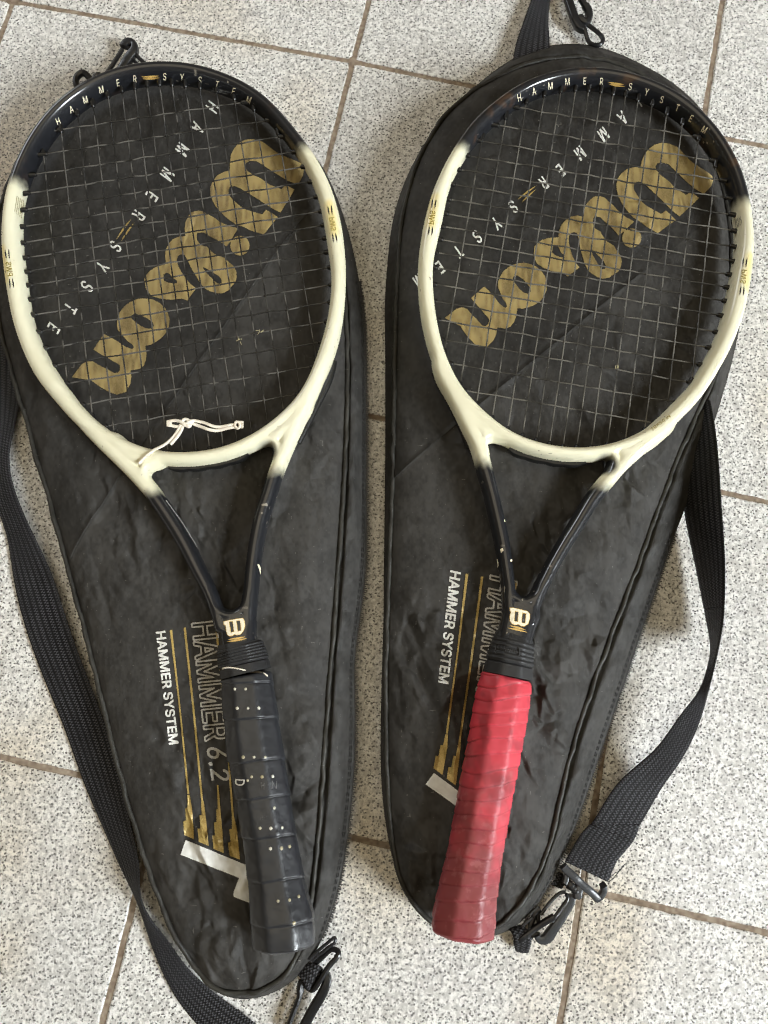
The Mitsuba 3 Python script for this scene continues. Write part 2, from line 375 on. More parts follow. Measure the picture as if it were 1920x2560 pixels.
def make_bag(key, label, panel_px, outer_px, z_edge, z_out, seam_px, wr, seed, zip_px):
    B = Bag(); B.key = thing(key, label, 'racket bag')
    loop = even(curve(at(panel_px, z_edge)[:, :2], 900, s=6e-5, closed=True), .0022, True)
    if Polygon(loop).exterior.is_ccw is False: loop = loop[::-1]
    B.loop = loop; poly = Polygon(loop).buffer(0); tree = cKDTree(loop)
    seam = at(seam_px, z_edge + .008)[:, :2]; sa, sb = seam[0], seam[-1]; sd = (sb - sa) / np.linalg.norm(sb - sa); sl = np.linalg.norm(sb - sa)
    rc = np.random.default_rng(seed); lo, hi = loop.min(0) - .03, loop.max(0) + .03; crumple = []
    for gap, amp in ((.021, .0027), (.0105, .0013), (.0055, .00045)):
        n = int((hi - lo).prod() / gap ** 2 * 1.3); q = rc.uniform(lo, hi, (n, 2))
        q = np.vstack([q, [[lo[0], lo[1]], [hi[0], lo[1]], [lo[0], hi[1]], [hi[0], hi[1]]]])
        skew = np.array([[1.25, 0], [.25, .72]])
        f = LinearNDInterpolator(q @ skew, rc.normal(0, amp, len(q)) - 0, fill_value=0.0)
        crumple.append(lambda p, f=f: f(p @ skew))
    def zf(p):
        d, idx = tree.query(p)
        z = z_edge + (.0437 - z_edge) * (1 - np.exp(-d / .022)) - .0015 * np.exp(-d / .004)
        P = np.c_[p, np.full(len(p), seed)]
        m = wr(p)
        w1 = meshkit.fbm(P * [30, 18, 1], 3, seed) - .5
        warp = np.c_[meshkit.fbm(P * 26, 2, seed + 5), meshkit.fbm(P * 26 + 9, 2, seed + 6), np.zeros(len(p))] - .5
        fine = meshkit.fbm(P * [430, 240, 1] + warp * 6, 2, seed + 11) - .5
        soft = np.clip(meshkit.fbm(P * [16, 11, 1], 2, seed + 21) * 2.2 - .5, .25, 1.3)
        z = z + m * (.0022 * w1 + soft * sum(f(p + .003 * warp[:, :2]) for f in crumple) + .0003 * fine) * (1 - .6 * np.exp(-d / .004))
        # puckers that the edge seam gathers
        z = z + .0011 * (meshkit.noise(np.c_[idx * .0022 / .011, np.zeros(len(p)), np.full(len(p), seed)]) - .5) * np.exp(-d / .012)
        r = p - sa; along = r @ sd; off = r @ np.array([-sd[1], sd[0]])
        on = (along > -.002) & (along < sl + .002)
        z = z + np.where(on, .0008 * np.exp(-(off / .0018) ** 2) - .0003 * np.exp(-((off - .0036) / .0012) ** 2), 0)
        return z
    B.zf = zf
    p, f = fill(poly, loop, zf, .00135)
    zz = zf(p); B.top = np.c_[p, zz]
    add(B.key + '__top_panel', (B.top, f), 'cloth_mat', smooth=True)
    B.interp_tree = cKDTree(p); B.zz = zz
    # outward distance of the lower rim
    n = len(loop); t = np.roll(loop, -1, 0) - np.roll(loop, 1, 0); t /= np.linalg.norm(t, axis=1, keepdims=True); nr = np.c_[t[:, 1], -t[:, 0]]
    dist = np.full(n, .0035)
    for seg in outer_px:
        ls = LineString(at(seg, z_out)[:, :2])
        for i in range(n):
            g = LineString([loop[i] - nr[i] * .004, loop[i] + nr[i] * .07]).intersection(ls)
            if not g.is_empty:
                dd = Point(loop[i]).distance(g)
                dist[i] = max(.003, dd)
    dist = gaussian_filter1d(dist, 7, mode='wrap')
    B.outer = loop + nr * dist[:, None]; B.dist = dist
    rows = 18; ze = zf(loop) - .0012; s = np.arange(n) * .0022
    rings = []
    for k in range(rows):
        q = k / (rows - 1); e = np.clip(dist / .02, 0, 1)
        z = ze + (z_out - ze) * (q ** (1.0)) + e * .004 * np.sin(np.pi * min(1, q * 1.15)) - .0032 * e * np.exp(-((q - .13) / .07) ** 2)
        x = loop + nr * (dist * q)[:, None]
        wv = meshkit.fbm(np.c_[s * 70, np.full(n, q * 2.2), np.full(n, seed)], 3, seed) - .5
        z = z + wv * .0065 * e * np.sin(np.pi * np.clip(q * 1.05, 0, 1)) * (q < .72)
        rings.append(np.c_[x, z])
    rings.append(np.c_[B.outer - nr * .0004, np.full(n, z_out - .003)])
    rings.append(np.c_[B.outer - nr * .004, np.full(n, .001)])
    g = loft(np.array(rings), closed=False, cap=False)
    # loft wraps around the loop (m = points of the loop), so this is a closed band
    add(B.key + '__side_panel', g, 'cloth_side_mat', smooth=True)
    wav = (meshkit.noise(np.c_[s / .0105, np.zeros(n), np.full(n, seed + 3.0)]) - .5)
    pip = np.c_[loop + nr * (.0012 + .0012 * wav)[:, None], zf(loop) + .0006 + .0008 * wav]
    add(B.key + '__piping', tube(pip, .0019 + .0005 * (meshkit.noise(np.c_[s / .0045, np.zeros(n), np.full(n, seed + 9.0)]) - .5), 8, True), 'piping_mat', smooth=True)
    # zip along part of the lower rim
    za, zb = [int(cKDTree(B.outer).query(at([q], z_out)[0, :2])[1]) for q in zip_px]
    ids = np.arange(za, zb + 1 if zb > za else zb + n + 1) % n if zip_px[2:] == () or True else None
    if len(ids) > n * .6: ids = np.arange(zb, za + 1 if za > zb else za + n + 1) % n
    c = np.c_[B.outer[ids] + nr[ids] * .0002, np.full(len(ids), z_out - .0004)]; c = gaussian_filter1d(c, 2, axis=0, mode='nearest')
    c = even(c, .00165); tt, ss, uu = frames(c); boxes = []
    for i in range(len(c)):
        bx = trimesh.creation.box((.0008, .0030, .0020)); M = np.eye(4); M[:3, 0], M[:3, 1], M[:3, 2] = tt[i], ss[i], uu[i]; M[:3, 3] = c[i] + ss[i] * (.0005 if i % 2 else -.0005); bx.apply_transform(M); boxes.append(bx)
    add(B.key + '__zip_teeth', join(*boxes), 'teeth_mat', smooth=False, label='black zip teeth along the lower edge', kind='stuff')
    dashes = []
    R = np.array(rings)
    for q, k in ((.80, 14), (.88, 15)):
        lo = R[k][ids]; c = even(gaussian_filter1d(lo, 1.5, axis=0, mode='nearest'), .0016)
        for i in range(0, len(c) - 2, 3):
            d = c[i + 2] - c[i]; L = np.linalg.norm(d); x = d / L; yy = np.cross([0, 0, 1], x); yy /= np.linalg.norm(yy); bx = trimesh.creation.box((L, .0006, .0005))
            M = np.eye(4); M[:3, 0], M[:3, 1], M[:3, 2] = x, yy, np.cross(x, yy); M[:3, 3] = (c[i] + c[i + 2]) / 2 + [0, 0, .0003]; bx.apply_transform(M); dashes.append(bx)
    add(B.key + '__stitching', join(*dashes), 'stitch_mat', smooth=False, label='double row of dark stitches beside the zip', kind='stuff')
    # seam of the diagonal inset panel
    k = np.linspace(0, 1, 160)[:, None]; sp = sa + (sb - sa) * k; sp = sp[contains_xy(poly.buffer(-.001), sp[:, 0], sp[:, 1])]
    add(B.key + '__seam', tube(np.c_[sp, zf(sp) - .0002], .0007, 6), 'cloth_mat', smooth=True)
    return B

def drape(B, poly, size=7, lift=.0006):
    v, f = tri_poly(poly, size)
    z = np.full(len(v), .04)
    for _ in range(7): z = B.zf(at(v, z)[:, :2])
    p = at(v, z); p[:, 2] += lift
    t = trimesh.Trimesh(p, f, process=False)
    if t.face_normals[:, 2].mean() < 0: t.invert()
    return t

def ribbon(key, left, right, thick=.0016, n=160, bsdf_key='web_mat', label=None, m=13):
    """a strap between two edges given in metres; uv in metres"""
    a, b = even(curve(left, 400), 1, False), None
    a = curve(left, n); b = curve(right, n)
    s = np.r_[0, np.cumsum(np.linalg.norm(np.diff((a + b) / 2, axis=0), axis=1))]
    w = np.linalg.norm(b - a, axis=1).mean()
    k = np.linspace(0, 1, m)
    top = a[:, None] * (1 - k[None, :, None]) + b[:, None] * k[None, :, None]
    t = np.gradient((a + b) / 2, axis=0); nn = np.cross(b - a, t); nn /= np.linalg.norm(nn, axis=1, keepdims=True); nn *= np.sign(nn[:, 2:] + 1e-9)
    bow = (1 - (2 * k - 1) ** 8)[None, :, None] * thick * .5
    up = top + nn[:, None] * bow + nn[:, None] * thick * .15; dn = top - nn[:, None] * bow - nn[:, None] * thick * .15
    ring = np.concatenate([up, dn[:, ::-1]], 1)
    msh = loft(ring, cap=True)
    uvt = np.stack([np.broadcast_to(s[:, None], (n, m)), np.broadcast_to(k[None] * w, (n, m))], -1)
    uv = np.concatenate([uvt, uvt[:, ::-1]], 1).reshape(-1, 2); uv = np.vstack([uv, uv[:1], uv[-1:]])
    return add(key, msh, bsdf_key, smooth=True, uv=uv, label=label)

def edge(px, z):
    return at(px, z)

# ---- the left bag
L_panel = [(4, 505), (29, 446), (75, 356), (150, 268), (250, 208), (380, 186), (520, 207), (640, 268), (722, 350), (775, 440), (815, 540), (846, 625), (862, 720), (866, 850), (864, 960), (861, 1076), (855, 1191), (844, 1346), (836, 1489), (828, 1612), (820, 1728), (811, 1879),
           (788, 2080), (780, 2157), (771, 2265), (757, 2345), (736, 2400), (716, 2427), (670, 2462), (616, 2483), (566, 2481), (530, 2462), (490, 2420), (450, 2350), (409, 2257), (378, 2180), (347, 2102), (324, 2025), (301, 1936), (285, 1840), (262, 1747), (237, 1670), (220, 1616), (197, 1516), (170, 1400), (139, 1299), (116, 1211), (85, 1114), (54, 1010), (40, 960), (8, 848), (-6, 770), (-13, 680), (-10, 600)]
L_outer = [[(730, 318), (770, 368), (805, 411), (832, 469), (855, 526), (878, 604), (891, 665), (904, 740), (912, 809), (914, 906), (914, 980), (917, 1076), (916, 1191), (918, 1300), (918, 1400), (911, 1477), (898, 1566), (886, 1632), (884, 1690), (890, 1747), (889, 1879), (882, 2000), (871, 2080), (859, 2176), (840, 2254), (817, 2319), (790, 2373), (770, 2408), (743, 2439), (716, 2462), (678, 2483), (631, 2499), (585, 2501), (547, 2491), (508, 2452), (480, 2412)]]
LB = make_bag('racket_bag', 'dark grey racket bag under the racket with the black grip, left of the two', L_panel, L_outer, .028, .012,
              [(170, 1392), (310, 1178), (424, 994), (545, 832), (709, 616), (770, 530)], lambda p: .30 + .75 / (1 + np.exp((p[:, 1] - .17) * 30)), 11, ((905, 700), (800, 2352)))
# ---- the right bag
R_panel = [(1030, 450), (1067, 352), (1110, 300), (1175, 240), (1250, 190), (1335, 157), (1422, 144), (1500, 150), (1580, 175), (1660, 225), (1728, 300), (1775, 385), (1805, 480), (1822, 580), (1828, 680), (1822, 790), (1800, 880), (1762, 983), (1716, 1087), (1666, 1222), (1619, 1330), (1589, 1400), (1565, 1496), (1527, 1577), (1500, 1655), (1469, 1747), (1434, 1863),
           (1404, 1960), (1389, 2018), (1362, 2114), (1335, 2191), (1312, 2249), (1277, 2292), (1237, 2318), (1190, 2332), (1140, 2331), (1090, 2311), (1050, 2278), (1028, 2238), (1007, 2180), (988, 2110), (974, 2033), (968, 1956), (967, 1878), (972, 1750), (974, 1631), (976, 1500), (977, 1400), (979, 1269), (985, 1153), (988, 1037), (990, 944), (994, 790), (998, 636), (1013, 543)]
R_outer = [[(1020, 2246), (1000, 2200), (974, 2110), (959, 2033), (952, 1956), (951, 1840), (955, 1670), (959, 1554), (960, 1384), (963, 1153), (963, 998), (963, 867), (961, 751), (971, 636), (979, 558), (994, 504), (1017, 439), (1056, 369), (1094, 311), (1156, 250), (1210, 196), (1283, 145), (1326, 122), (1422, 107), (1480, 111), (1519, 122), (1580, 153), (1627, 172), (1685, 208), (1735, 250), (1778, 303), (1830, 400), (1862, 500), (1874, 620), (1868, 720), (1855, 782), (1835, 883), (1814, 956), (1793, 1037), (1754, 1145), (1724, 1245), (1689, 1330), (1664, 1400), (1627, 1516), (1596, 1601), (1565, 1701), (1535, 1786), (1504, 1875), (1478, 1960), (1447, 2045), (1416, 2122), (1381, 2192), (1347, 2261), (1320, 2292), (1273, 2332), (1237, 2346), (1190, 2354)]]
RB = make_bag('racket_bag', 'dark grey racket bag under the racket with the red grip, right of the two', R_panel, R_outer, .028, .011,
              [(980, 1195), (1067, 1122), (1249, 971), (1434, 821), (1600, 690)], lambda p: .40 + .95 / (1 + np.exp((p[:, 1] - .16 - .6 * (p[:, 0] - .15)) * 28)), 29, ((1690, 1330), (1325, 2290)))

# ---- prints on the bags (traced on the left one; the right one carries the same)
k1 = .1929
logo_w = Z([(650, 147), (700, 150), (790, 170), (850, 205), (920, 260), (1000, 320), (1060, 352), (1150, 390), (1250, 430), (1318, 465), (1352, 520), (1340, 620), (1275, 742), (1130, 690), (1000, 610), (860, 520), (740, 440), (650, 435), (600, 460), (585, 510), (620, 560), (690, 610), (800, 660), (900, 735), (1060, 795), (1105, 735), (1230, 800), (1180, 890), (1110, 1000), (1045, 1105), (930, 1050), (750, 930), (620, 850), (520, 790), (450, 760), (395, 770), (370, 820), (385, 880), (440, 940), (530, 1020), (600, 1060), (700, 1090), (810, 1120), (855, 1060), (930, 1100), (1015, 1160)], 500, 320, k1) \
    + [(678, 565), (660, 588), (625, 577)] + Z([(1400, 360), (1300, 330), (1200, 260), (1130, 200), (1090, 160), (1030, 90)], 340, 500, k1) + Z([(160, 943), (135, 870), (130, 780), (160, 700), (220, 620), (300, 575), (385, 550), (385, 450), (400, 350), (440, 270), (500, 200), (580, 158)], 500, 320, k1)
logo_il = Z([(720, 160), (800, 140), (860, 145), (920, 180), (1000, 220), (1100, 290), (1210, 340), (1330, 370), (1270, 470), (1230, 540), (1175, 612), (1120, 570), (1040, 520), (940, 470), (880, 430), (800, 430), (790, 470), (800, 530), (850, 590), (930, 610), (960, 650), (1050, 720), (1150, 750), (1200, 800), (1270, 860), (1305, 930), (1310, 1000), (1295, 1070), (1240, 1130), (1200, 1180), (1120, 1217), (1050, 1215), (960, 1190), (900, 1160), (830, 1080), (770, 980), (720, 900), (690, 830), (650, 760), (630, 720), (590, 710), (550, 730), (535, 780), (550, 850), (590, 930), (650, 1020), (710, 1090), (790, 1150), (740, 1210)], 340, 500, k1) \
    + [(469, 753), (455, 748), (428, 751), (401, 748), (380, 742), (365, 724)] + Z([(105, 1030), (130, 980), (180, 920), (260, 870), (390, 830), (375, 740), (385, 650), (430, 560), (480, 510), (560, 475), (640, 470), (630, 380), (640, 290), (680, 210)], 340, 500, k1)
logo_on = Z([(960, 90), (1050, 85), (1150, 95), (1240, 140), (1310, 200), (1350, 270), (1375, 360), (1365, 450), (1330, 530), (1270, 600), (1200, 650), (1130, 690), (1060, 703), (1075, 800), (1070, 880), (1040, 960), (980, 1005), (870, 1022), (880, 1100), (868, 1190)], 160, 730, k1) \
    + [(316, 981), (293, 988), (278, 983), (251, 969), (228, 952), (208, 949)] + Z([(100, 1110), (160, 1030), (230, 940), (300, 900), (380, 900), (460, 950), (520, 980), (600, 1020), (650, 1050), (700, 1045), (725, 1010), (725, 960), (700, 935), (640, 905), (570, 860), (510, 830), (440, 790), (380, 750), (440, 660), (500, 570), (525, 545), (600, 585), (700, 640), (800, 710), (890, 740), (905, 715), (880, 680), (820, 640), (760, 570), (700, 500), (685, 440), (690, 360), (720, 270), (780, 190), (860, 130)], 160, 730, k1)
holes = [Z([(865, 875), (920, 900), (1000, 950), (1070, 990), (1110, 1040), (1110, 1080), (1080, 1090), (1040, 1070), (980, 1010), (920, 950)], 340, 500, k1), Z([(360, 975), (400, 950), (440, 970), (480, 1020), (530, 1050), (530, 1080), (430, 1075), (370, 1050)], 340, 500, k1),
         Z([(880, 310), (920, 285), (1000, 310), (1080, 350), (1150, 400), (1165, 440), (1140, 475), (1080, 475), (1000, 440), (930, 390), (880, 345)], 160, 730, k1)]
logo = unary_union([Polygon(q).buffer(0) for q in (logo_w, logo_il, logo_on)] + [affinity.scale(Point(600, 615).buffer(1, 24), 24.6, 25.2)])
logo = logo.difference(unary_union([Polygon(q).buffer(0) for q in holes])).buffer(.5).buffer(-2.0).buffer(.9)

line1 = [(425, 1576), (431, 1574), (452, 1770), (474, 1985), (469, 1985), (448, 1770)]
line2 = [(459.5, 1570), (465, 1568), (487, 1776), (508.5, 2003), (503.5, 2003), (482, 1776)]
line4 = [(537, 1558), (542, 1556), (566, 1790), (585, 2040), (580, 2040), (562, 1800)]
kz = .3858
st1 = Z([(955, 383), (965, 380), (972, 382), (987, 470), (1000, 668), (935, 640), (930, 550), (947, 548), (943, 467), (958, 463)], 100, 1840, kz)
st2 = Z([(1045, 427), (1055, 420), (1062, 420), (1080, 560), (1095, 712), (1030, 685), (1022, 600), (1040, 597), (1035, 512), (1050, 510)], 100, 1840, kz)
st3 = Z([(1147, 315), (1158, 318), (1170, 470), (1185, 640), (1192, 758), (1125, 730), (1118, 645), (1135, 642), (1128, 560), (1145, 555), (1143, 475), (1153, 472)], 100, 1840, kz)
st4 = Z([(1243, 520), (1250, 512), (1257, 515), (1277, 600), (1297, 800), (1230, 775), (1218, 690), (1235, 685), (1228, 602), (1245, 600)], 100, 1840, kz)
bars = unary_union([Polygon(q).buffer(0) for q in (line1, line2, line4, st1, st2, st3, st4)])
arrow = Polygon(Z([(945, 672), (1330, 832), (1340, 810), (1350, 880), (1362, 960), (1370, 1085), (1255, 1040), (1255, 1010), (1290, 918), (912, 768)], 100, 1840, kz)).buffer(0)
g = glyph('HAMMER', True)
ham = word('HAMMER', (481.5, 1559), (515, 1852), (58, -6), True)
ham = ham.buffer(2.3, join_style=2).difference(ham.buffer(-2.0, join_style=2))
six = word('6.2', (517, 1868), (530, 1950), (45, -3), False, .1)
six = six.buffer(.8)
name = word('HAMMER SYSTEM', (391, 1580), (424, 1861.5), (22, -3), True).buffer(.45)

to_r_logo = homography([(600, 615), (746, 463), (702, 533), (660, 588), (737, 474), (625, 348), (357, 804), (233, 875), (179, 944), (469, 753), (525, 478)],
                       [(1580, 589), (1757, 489), (1698, 546), (1648, 586), (1747, 496), (1670, 355), (1304, 710), (1172, 740), (1116, 803), (1417, 692), (1537, 458)])
to_r_print = homography([(427.5, 1575), (462, 1569), (461, 2087), (497, 2104), (391, 1580), (424, 1861.5), (452, 2136), (465, 2099), (481.5, 1560), (540, 1560)],
                        [(1171, 1435), (1200, 1440), (1084, 1920), (1115, 1947), (1131, 1429), (1094, 1703), (1065, 1960), (1086, 1933), (1218, 1439), (1296, 1462)])
from shapely.ops import transform as stf

SL = {'left': [('H', 532, 269), ('A', 494, 321), ('M', 457, 375), ('M', 419, 437), ('E', 380, 491), ('R', 347, 540), ('S', 289, 617), ('Y', 257, 668), ('S', 218, 717), ('T', 177, 771), ('E', 135, 821)],
      'right': [('H', 1600, 250), ('A', 1556, 296), ('M', 1508, 337), ('M', 1450, 384), ('E', 1401, 427), ('R', 1359, 459), ('S', 1283, 518), ('Y', 1241, 559), ('S', 1193, 593), ('T', 1146, 630), ('E', 1100, 669), ('M', 1047, 703)]}
for B, side in ((LB, 'left'), (RB, 'right')):
    fl = (lambda q: q) if side == 'left' else (lambda q: stf(to_r_logo, q))
    fp = (lambda q: q) if side == 'left' else (lambda q: stf(to_r_print, q))
    add(B.key + '__script_print', drape(B, fl(logo)), 'gold_mat', smooth=True, label='large gold script print')
    up = (.87, .5) if side == 'left' else (.66, .75)
    for c, x, y in SL[side]: add(B.key + '__slanted_letter', drape(B, letter(c, (x, y), up, 33 if side == 'left' else 31, .62, False, .12).buffer(.75), 9), 'white_ink_mat', smooth=True)
    sl = unary_union([lens((329, 548), (291, 600), 4.6), lens((337, 556), (303, 605), 4.6)]) if side == 'left' else unary_union([lens((1341, 465), (1294, 500), 4.6), lens((1340, 474), (1303, 508), 4.6)])
    add(B.key + '__gold_slashes', drape(B, sl, 9), 'gold_foil_mat', smooth=True)
    add(B.key + '__gold_bars', drape(B, fp(bars), 9), 'gold_foil_mat', smooth=True, label='gold bars that step wider at their lower end')
    add(B.key + '__white_emblem', drape(B, fp(arrow), 9), 'white_ink_mat', smooth=True)
    add(B.key + '__outlined_letters', drape(B, fp(unary_union([ham, six])), 7), 'silver_ink_mat', smooth=True, label='large outlined letters and figures')
    add(B.key + '__white_letters', drape(B, fp(name), 9), 'white_ink_mat', smooth=True, label='line of bold white capitals')

# ---- straps, clips and rings
FL = .0022
ribbon(LB.key + '__strap', np.vstack([edge([(-60, 700), (-50, 900), (-28, 1100), (-12, 1230), (0, 1288), (12, 1323), (33, 1440), (62, 1562), (112, 1701), (162, 1824), (208, 1952), (262, 2079), (316, 2199), (340, 2247), (370, 2337), (411, 2441), (451, 2510), (492, 2560), (560, 2640)], [.02, .014, .006, .004, .003, .003, .003, .003, .003, .003, .003, .004, .006, .008, .006, .004, .003, .003, .003])]),
       np.vstack([edge([(60, 690), (62, 880), (39, 1056), (25, 1122), (25, 1172), (36, 1222), (131, 1440), (166, 1547), (216, 1686), (266, 1824), (304, 1960), (328, 2070), (347, 2160), (352, 2244), (376, 2296), (417, 2348), (463, 2412), (521, 2470), (640, 2560)], [.006, .006, .008, .010, .012, .012, .010, .009, .009, .010, .014, .018, .022, .026, .018, .010, .006, .004, .004])]), n=220,
       label='black webbing shoulder strap lying along the left edge of the bag')
ribbon(RB.key + '__strap', edge([(1700, 1010), (1702, 1150), (1712, 1284), (1735, 1400), (1751, 1477), (1766, 1554), (1776, 1615), (1771, 1660), (1743, 1732), (1708, 1778), (1639, 1871), (1543, 1960), (1478, 2060), (1428, 2126), (1413, 2152)], [.003, .004, .006, .007, .008, .009, .013, .026, .033, .033, .028, .018, .013, .014, .016]),
       edge([(1775, 1000), (1797, 1161), (1805, 1284), (1812, 1400), (1812, 1480), (1807, 1562), (1797, 1616), (1785, 1670), (1758, 1778), (1720, 1871), (1690, 1920), (1661, 1960), (1601, 2060), (1570, 2107), (1523, 2200)], [.030, .040, .044, .045, .046, .046, .046, .042, .034, .030, .026, .017, .009, .009, .013]), n=200,
       label='black webbing shoulder strap looping out at the right of the bag')
ribbon(RB.key + '__strap_end', edge([(1474, 2062), (1451, 2087), (1428, 2126), (1412, 2154)], [.0135, .0145, .0162, .018]), edge([(1598, 2060), (1580, 2107), (1563, 2128), (1520, 2205)], [.0095, .0105, .0115, .015]), n=40, label='doubled stitched end of the strap')
ribbon(RB.key + '__strap', edge([(1355, -60), (1328, 0), (1310, 50), (1296, 90), (1284, 140), (1283, 170)], [.01, .010, .011, .012, .014, .016]), edge([(1385, -60), (1375, 0), (1371, 60), (1373, 90), (1374, 120), (1376, 165)], [.003, .004, .006, .010, .014, .016]), n=60, label='upper end of the black strap above the bag')
add(RB.key + '__strap_stitching', join(*[rod([(1472 + 131 * a, 2062 + 55 * a - 4 * (a > .5)), (1472 + 131 * (a + .035), 2062 + 55 * (a + .035) - 4 * (a > .5))], .0165 - .004 * a, .0003, 5, 3, smooth=False) for a in np.arange(0, 1, .06)]), 'rubber_dark_mat', kind='stuff', label='stitches across the doubled strap')

kv = .1929
def rodz(pts, x0, y0, z, r, **kw): return rod(Z(pts, x0, y0, kv), z, r, **kw)
def bar(px, z, a, b, power=4, n=40, m=16):
    return sweep(curve(at(px, z), n), a, b, m, power=power)
# right bag: swivel snap hook at the end of the strap
hook = RB.key + '__snap_hook'
x0, y0 = 1240, 2120
add(hook, join(bar(Z([(868, 232), (930, 300), (1010, 370), (1090, 450), (1170, 520), (1250, 585), (1310, 655)], x0, y0, kv), [.0175, .0175, .0175, .0165, .016, .015, .014], .0030, .0032),
               bar(Z([(905, 330), (905, 400), (885, 455)], x0, y0, kv), .0155, .0022, .0026), bar(Z([(1290, 660), (1370, 600), (1395, 520), (1385, 480)], x0, y0, kv), [.013, .014, .015, .016], .0024, .0030),
               bar(Z([(1110, 470), (1060, 560), (1060, 640)], x0, y0, kv), .0155, .0034, .0034)), 'grey_plastic_mat', label='grey plastic swivel snap hook at the end of the strap')
add(hook + '__barrel', join(*[sweep(curve(at(Z([(905 + 50 * s, 500 - 45 * s * 0 - 60 + 60 * s), (985 + 50 * s, 560 - 60 + 60 * s), (1040 + 50 * s, 640 - 60 + 60 * s)], x0, y0, kv), [.0125, .0165, .0125]), 12), .0026, .0026, 10, power=3) for s in (-.4, .15, .7)]), 'plastic_mat')
add(hook + '__arm', join(bar(Z([(985, 610), (960, 700), (900, 800), (830, 920), (760, 1020), (700, 1110), (645, 1170), (575, 1180), (525, 1130)], x0, y0, kv), [.012, .0115, .011, .0105, .010, .009, .0085, .008, .008], [.0027, .0032, .0034, .0034, .0034, .0036, .0040, .0034, .0022], .0030, n=60)), 'grey_plastic_mat')
add(hook + '__gate', join(rodz([(900, 575), (840, 580), (760, 640), (690, 715), (630, 795), (575, 865)], x0, y0, .012, .0013), rodz([(905, 600), (930, 640), (880, 740), (790, 860), (720, 950)], x0, y0, .013, .0016), rodz([(575, 790), (520, 830), (480, 920), (450, 1020), (480, 1090)], x0, y0, .010, .0022), rodz([(550, 850), (548, 930), (560, 1000)], x0, y0, .010, .0016)), 'plastic_mat')
add(RB.key + '__ring', join(bar(Z([(755, 885), (640, 955), (500, 1045), (400, 1120), (300, 1195)], x0, y0, kv), [.016, .015, .014, .014, .013], .0021, .0024), rodz([(290, 1190), (250, 1235), (300, 1280), (420, 1200), (560, 1120)], x0, y0, .006, .0016)), 'plastic_mat', label='black plastic ring that the hook is clipped to')
def webloop(key, pts, x0, y0, za, zb):
    p = Z(pts, x0, y0, kv); h = len(p) // 2
    ribbon(key, at(p[:h], za), at(p[h:][::-1], zb), thick=.002, n=30)
webloop(RB.key + '__ring_loop', [(150, 1060), (190, 1080), (215, 1130), (235, 1230), (262, 1330), (430, 1340), (455, 1240), (445, 1120), (400, 1050), (330, 1010)], x0, y0, [.011, .013, .014, .012, .004], [.011, .013, .014, .012, .004])
add(RB.key + '__zip_pull', join(*[rodz([(350 + d, 1000 - d), (400 + d, 960 - d), (440 + d, 930 - d)], x0, y0, .012 + .001 * i, .0011) for i, d in enumerate((-18, 8, 30))], rodz([(360, 1010), (420, 880), (500, 800), (540, 760)], x0, y0, .012, .0009)), 'teeth_mat')
ribbon(RB.key + '__strap_tab', edge(Z([(790, 300), (760, 400), (700, 470)], x0, y0, kv), .006), edge(Z([(960, 380), (900, 460), (850, 530)], x0, y0, kv), .006), n=20)
add(RB.key + '__loose_thread', join(rod([(1520, 2205), (1540, 2188), (1555, 2168), (1566, 2158)], [.008, .008, .009, .009], .00035, 5), rod([(1518, 2198), (1528, 2190), (1540, 2180)], .010, .0003, 5)), 'stitch_mat')

# left bag: ring, web loop, hook and zip pull at the bottom right
x0, y0 = 640, 2320
add(LB.key + '__ring', rodz([(745, 450), (860, 375), (1035, 282), (1068, 312), (985, 450), (880, 600), (790, 740), (730, 800), (640, 740), (600, 690)], x0, y0, [.010, .011, .013, .014, .015, .015, .014, .012, .009, .008], .0020, n=90), 'plastic_mat', label='black plastic ring at the foot of the bag')
webloop(LB.key + '__ring_loop', [(525, 590), (570, 640), (610, 700), (640, 770), (690, 830), (720, 840), (860, 620), (870, 545), (830, 490), (760, 465), (700, 450), (655, 460)], x0, y0, [.011, .013, .014, .014, .010, .006], [.011, .013, .014, .014, .010, .006])
hook = LB.key + '__snap_hook'
add(hook, bar(Z([(880, 590), (925, 650), (900, 760), (830, 900), (740, 1050), (640, 1240), (540, 1420)], x0, y0, kv), [.010, .0105, .0105, .010, .009, .008, .007], [.0025, .0034, .0036, .0036, .0036, .0036, .0036], .0032, n=70), 'plastic_mat', label='black plastic snap hook hanging from the ring')
add(hook + '__gate', join(rodz([(640, 720), (590, 790), (560, 900), (500, 1060), (440, 1220), (380, 1400)], x0, y0, .008, .0020), rodz([(600, 690), (575, 770), (575, 840)], x0, y0, .009, .0028)), 'plastic_mat')
add(LB.key + '__zip_pull', join(rodz([(790, 310), (870, 240), (960, 165), (1025, 130), (1030, 165), (960, 235), (880, 300), (800, 345)], x0, y0, .015, .0012, n=60), rodz([(690, 410), (745, 350), (800, 310)], x0, y0, .015, .0017), rodz([(720, 430), (770, 385), (800, 350)], x0, y0, .013, .0012)), 'teeth_mat')
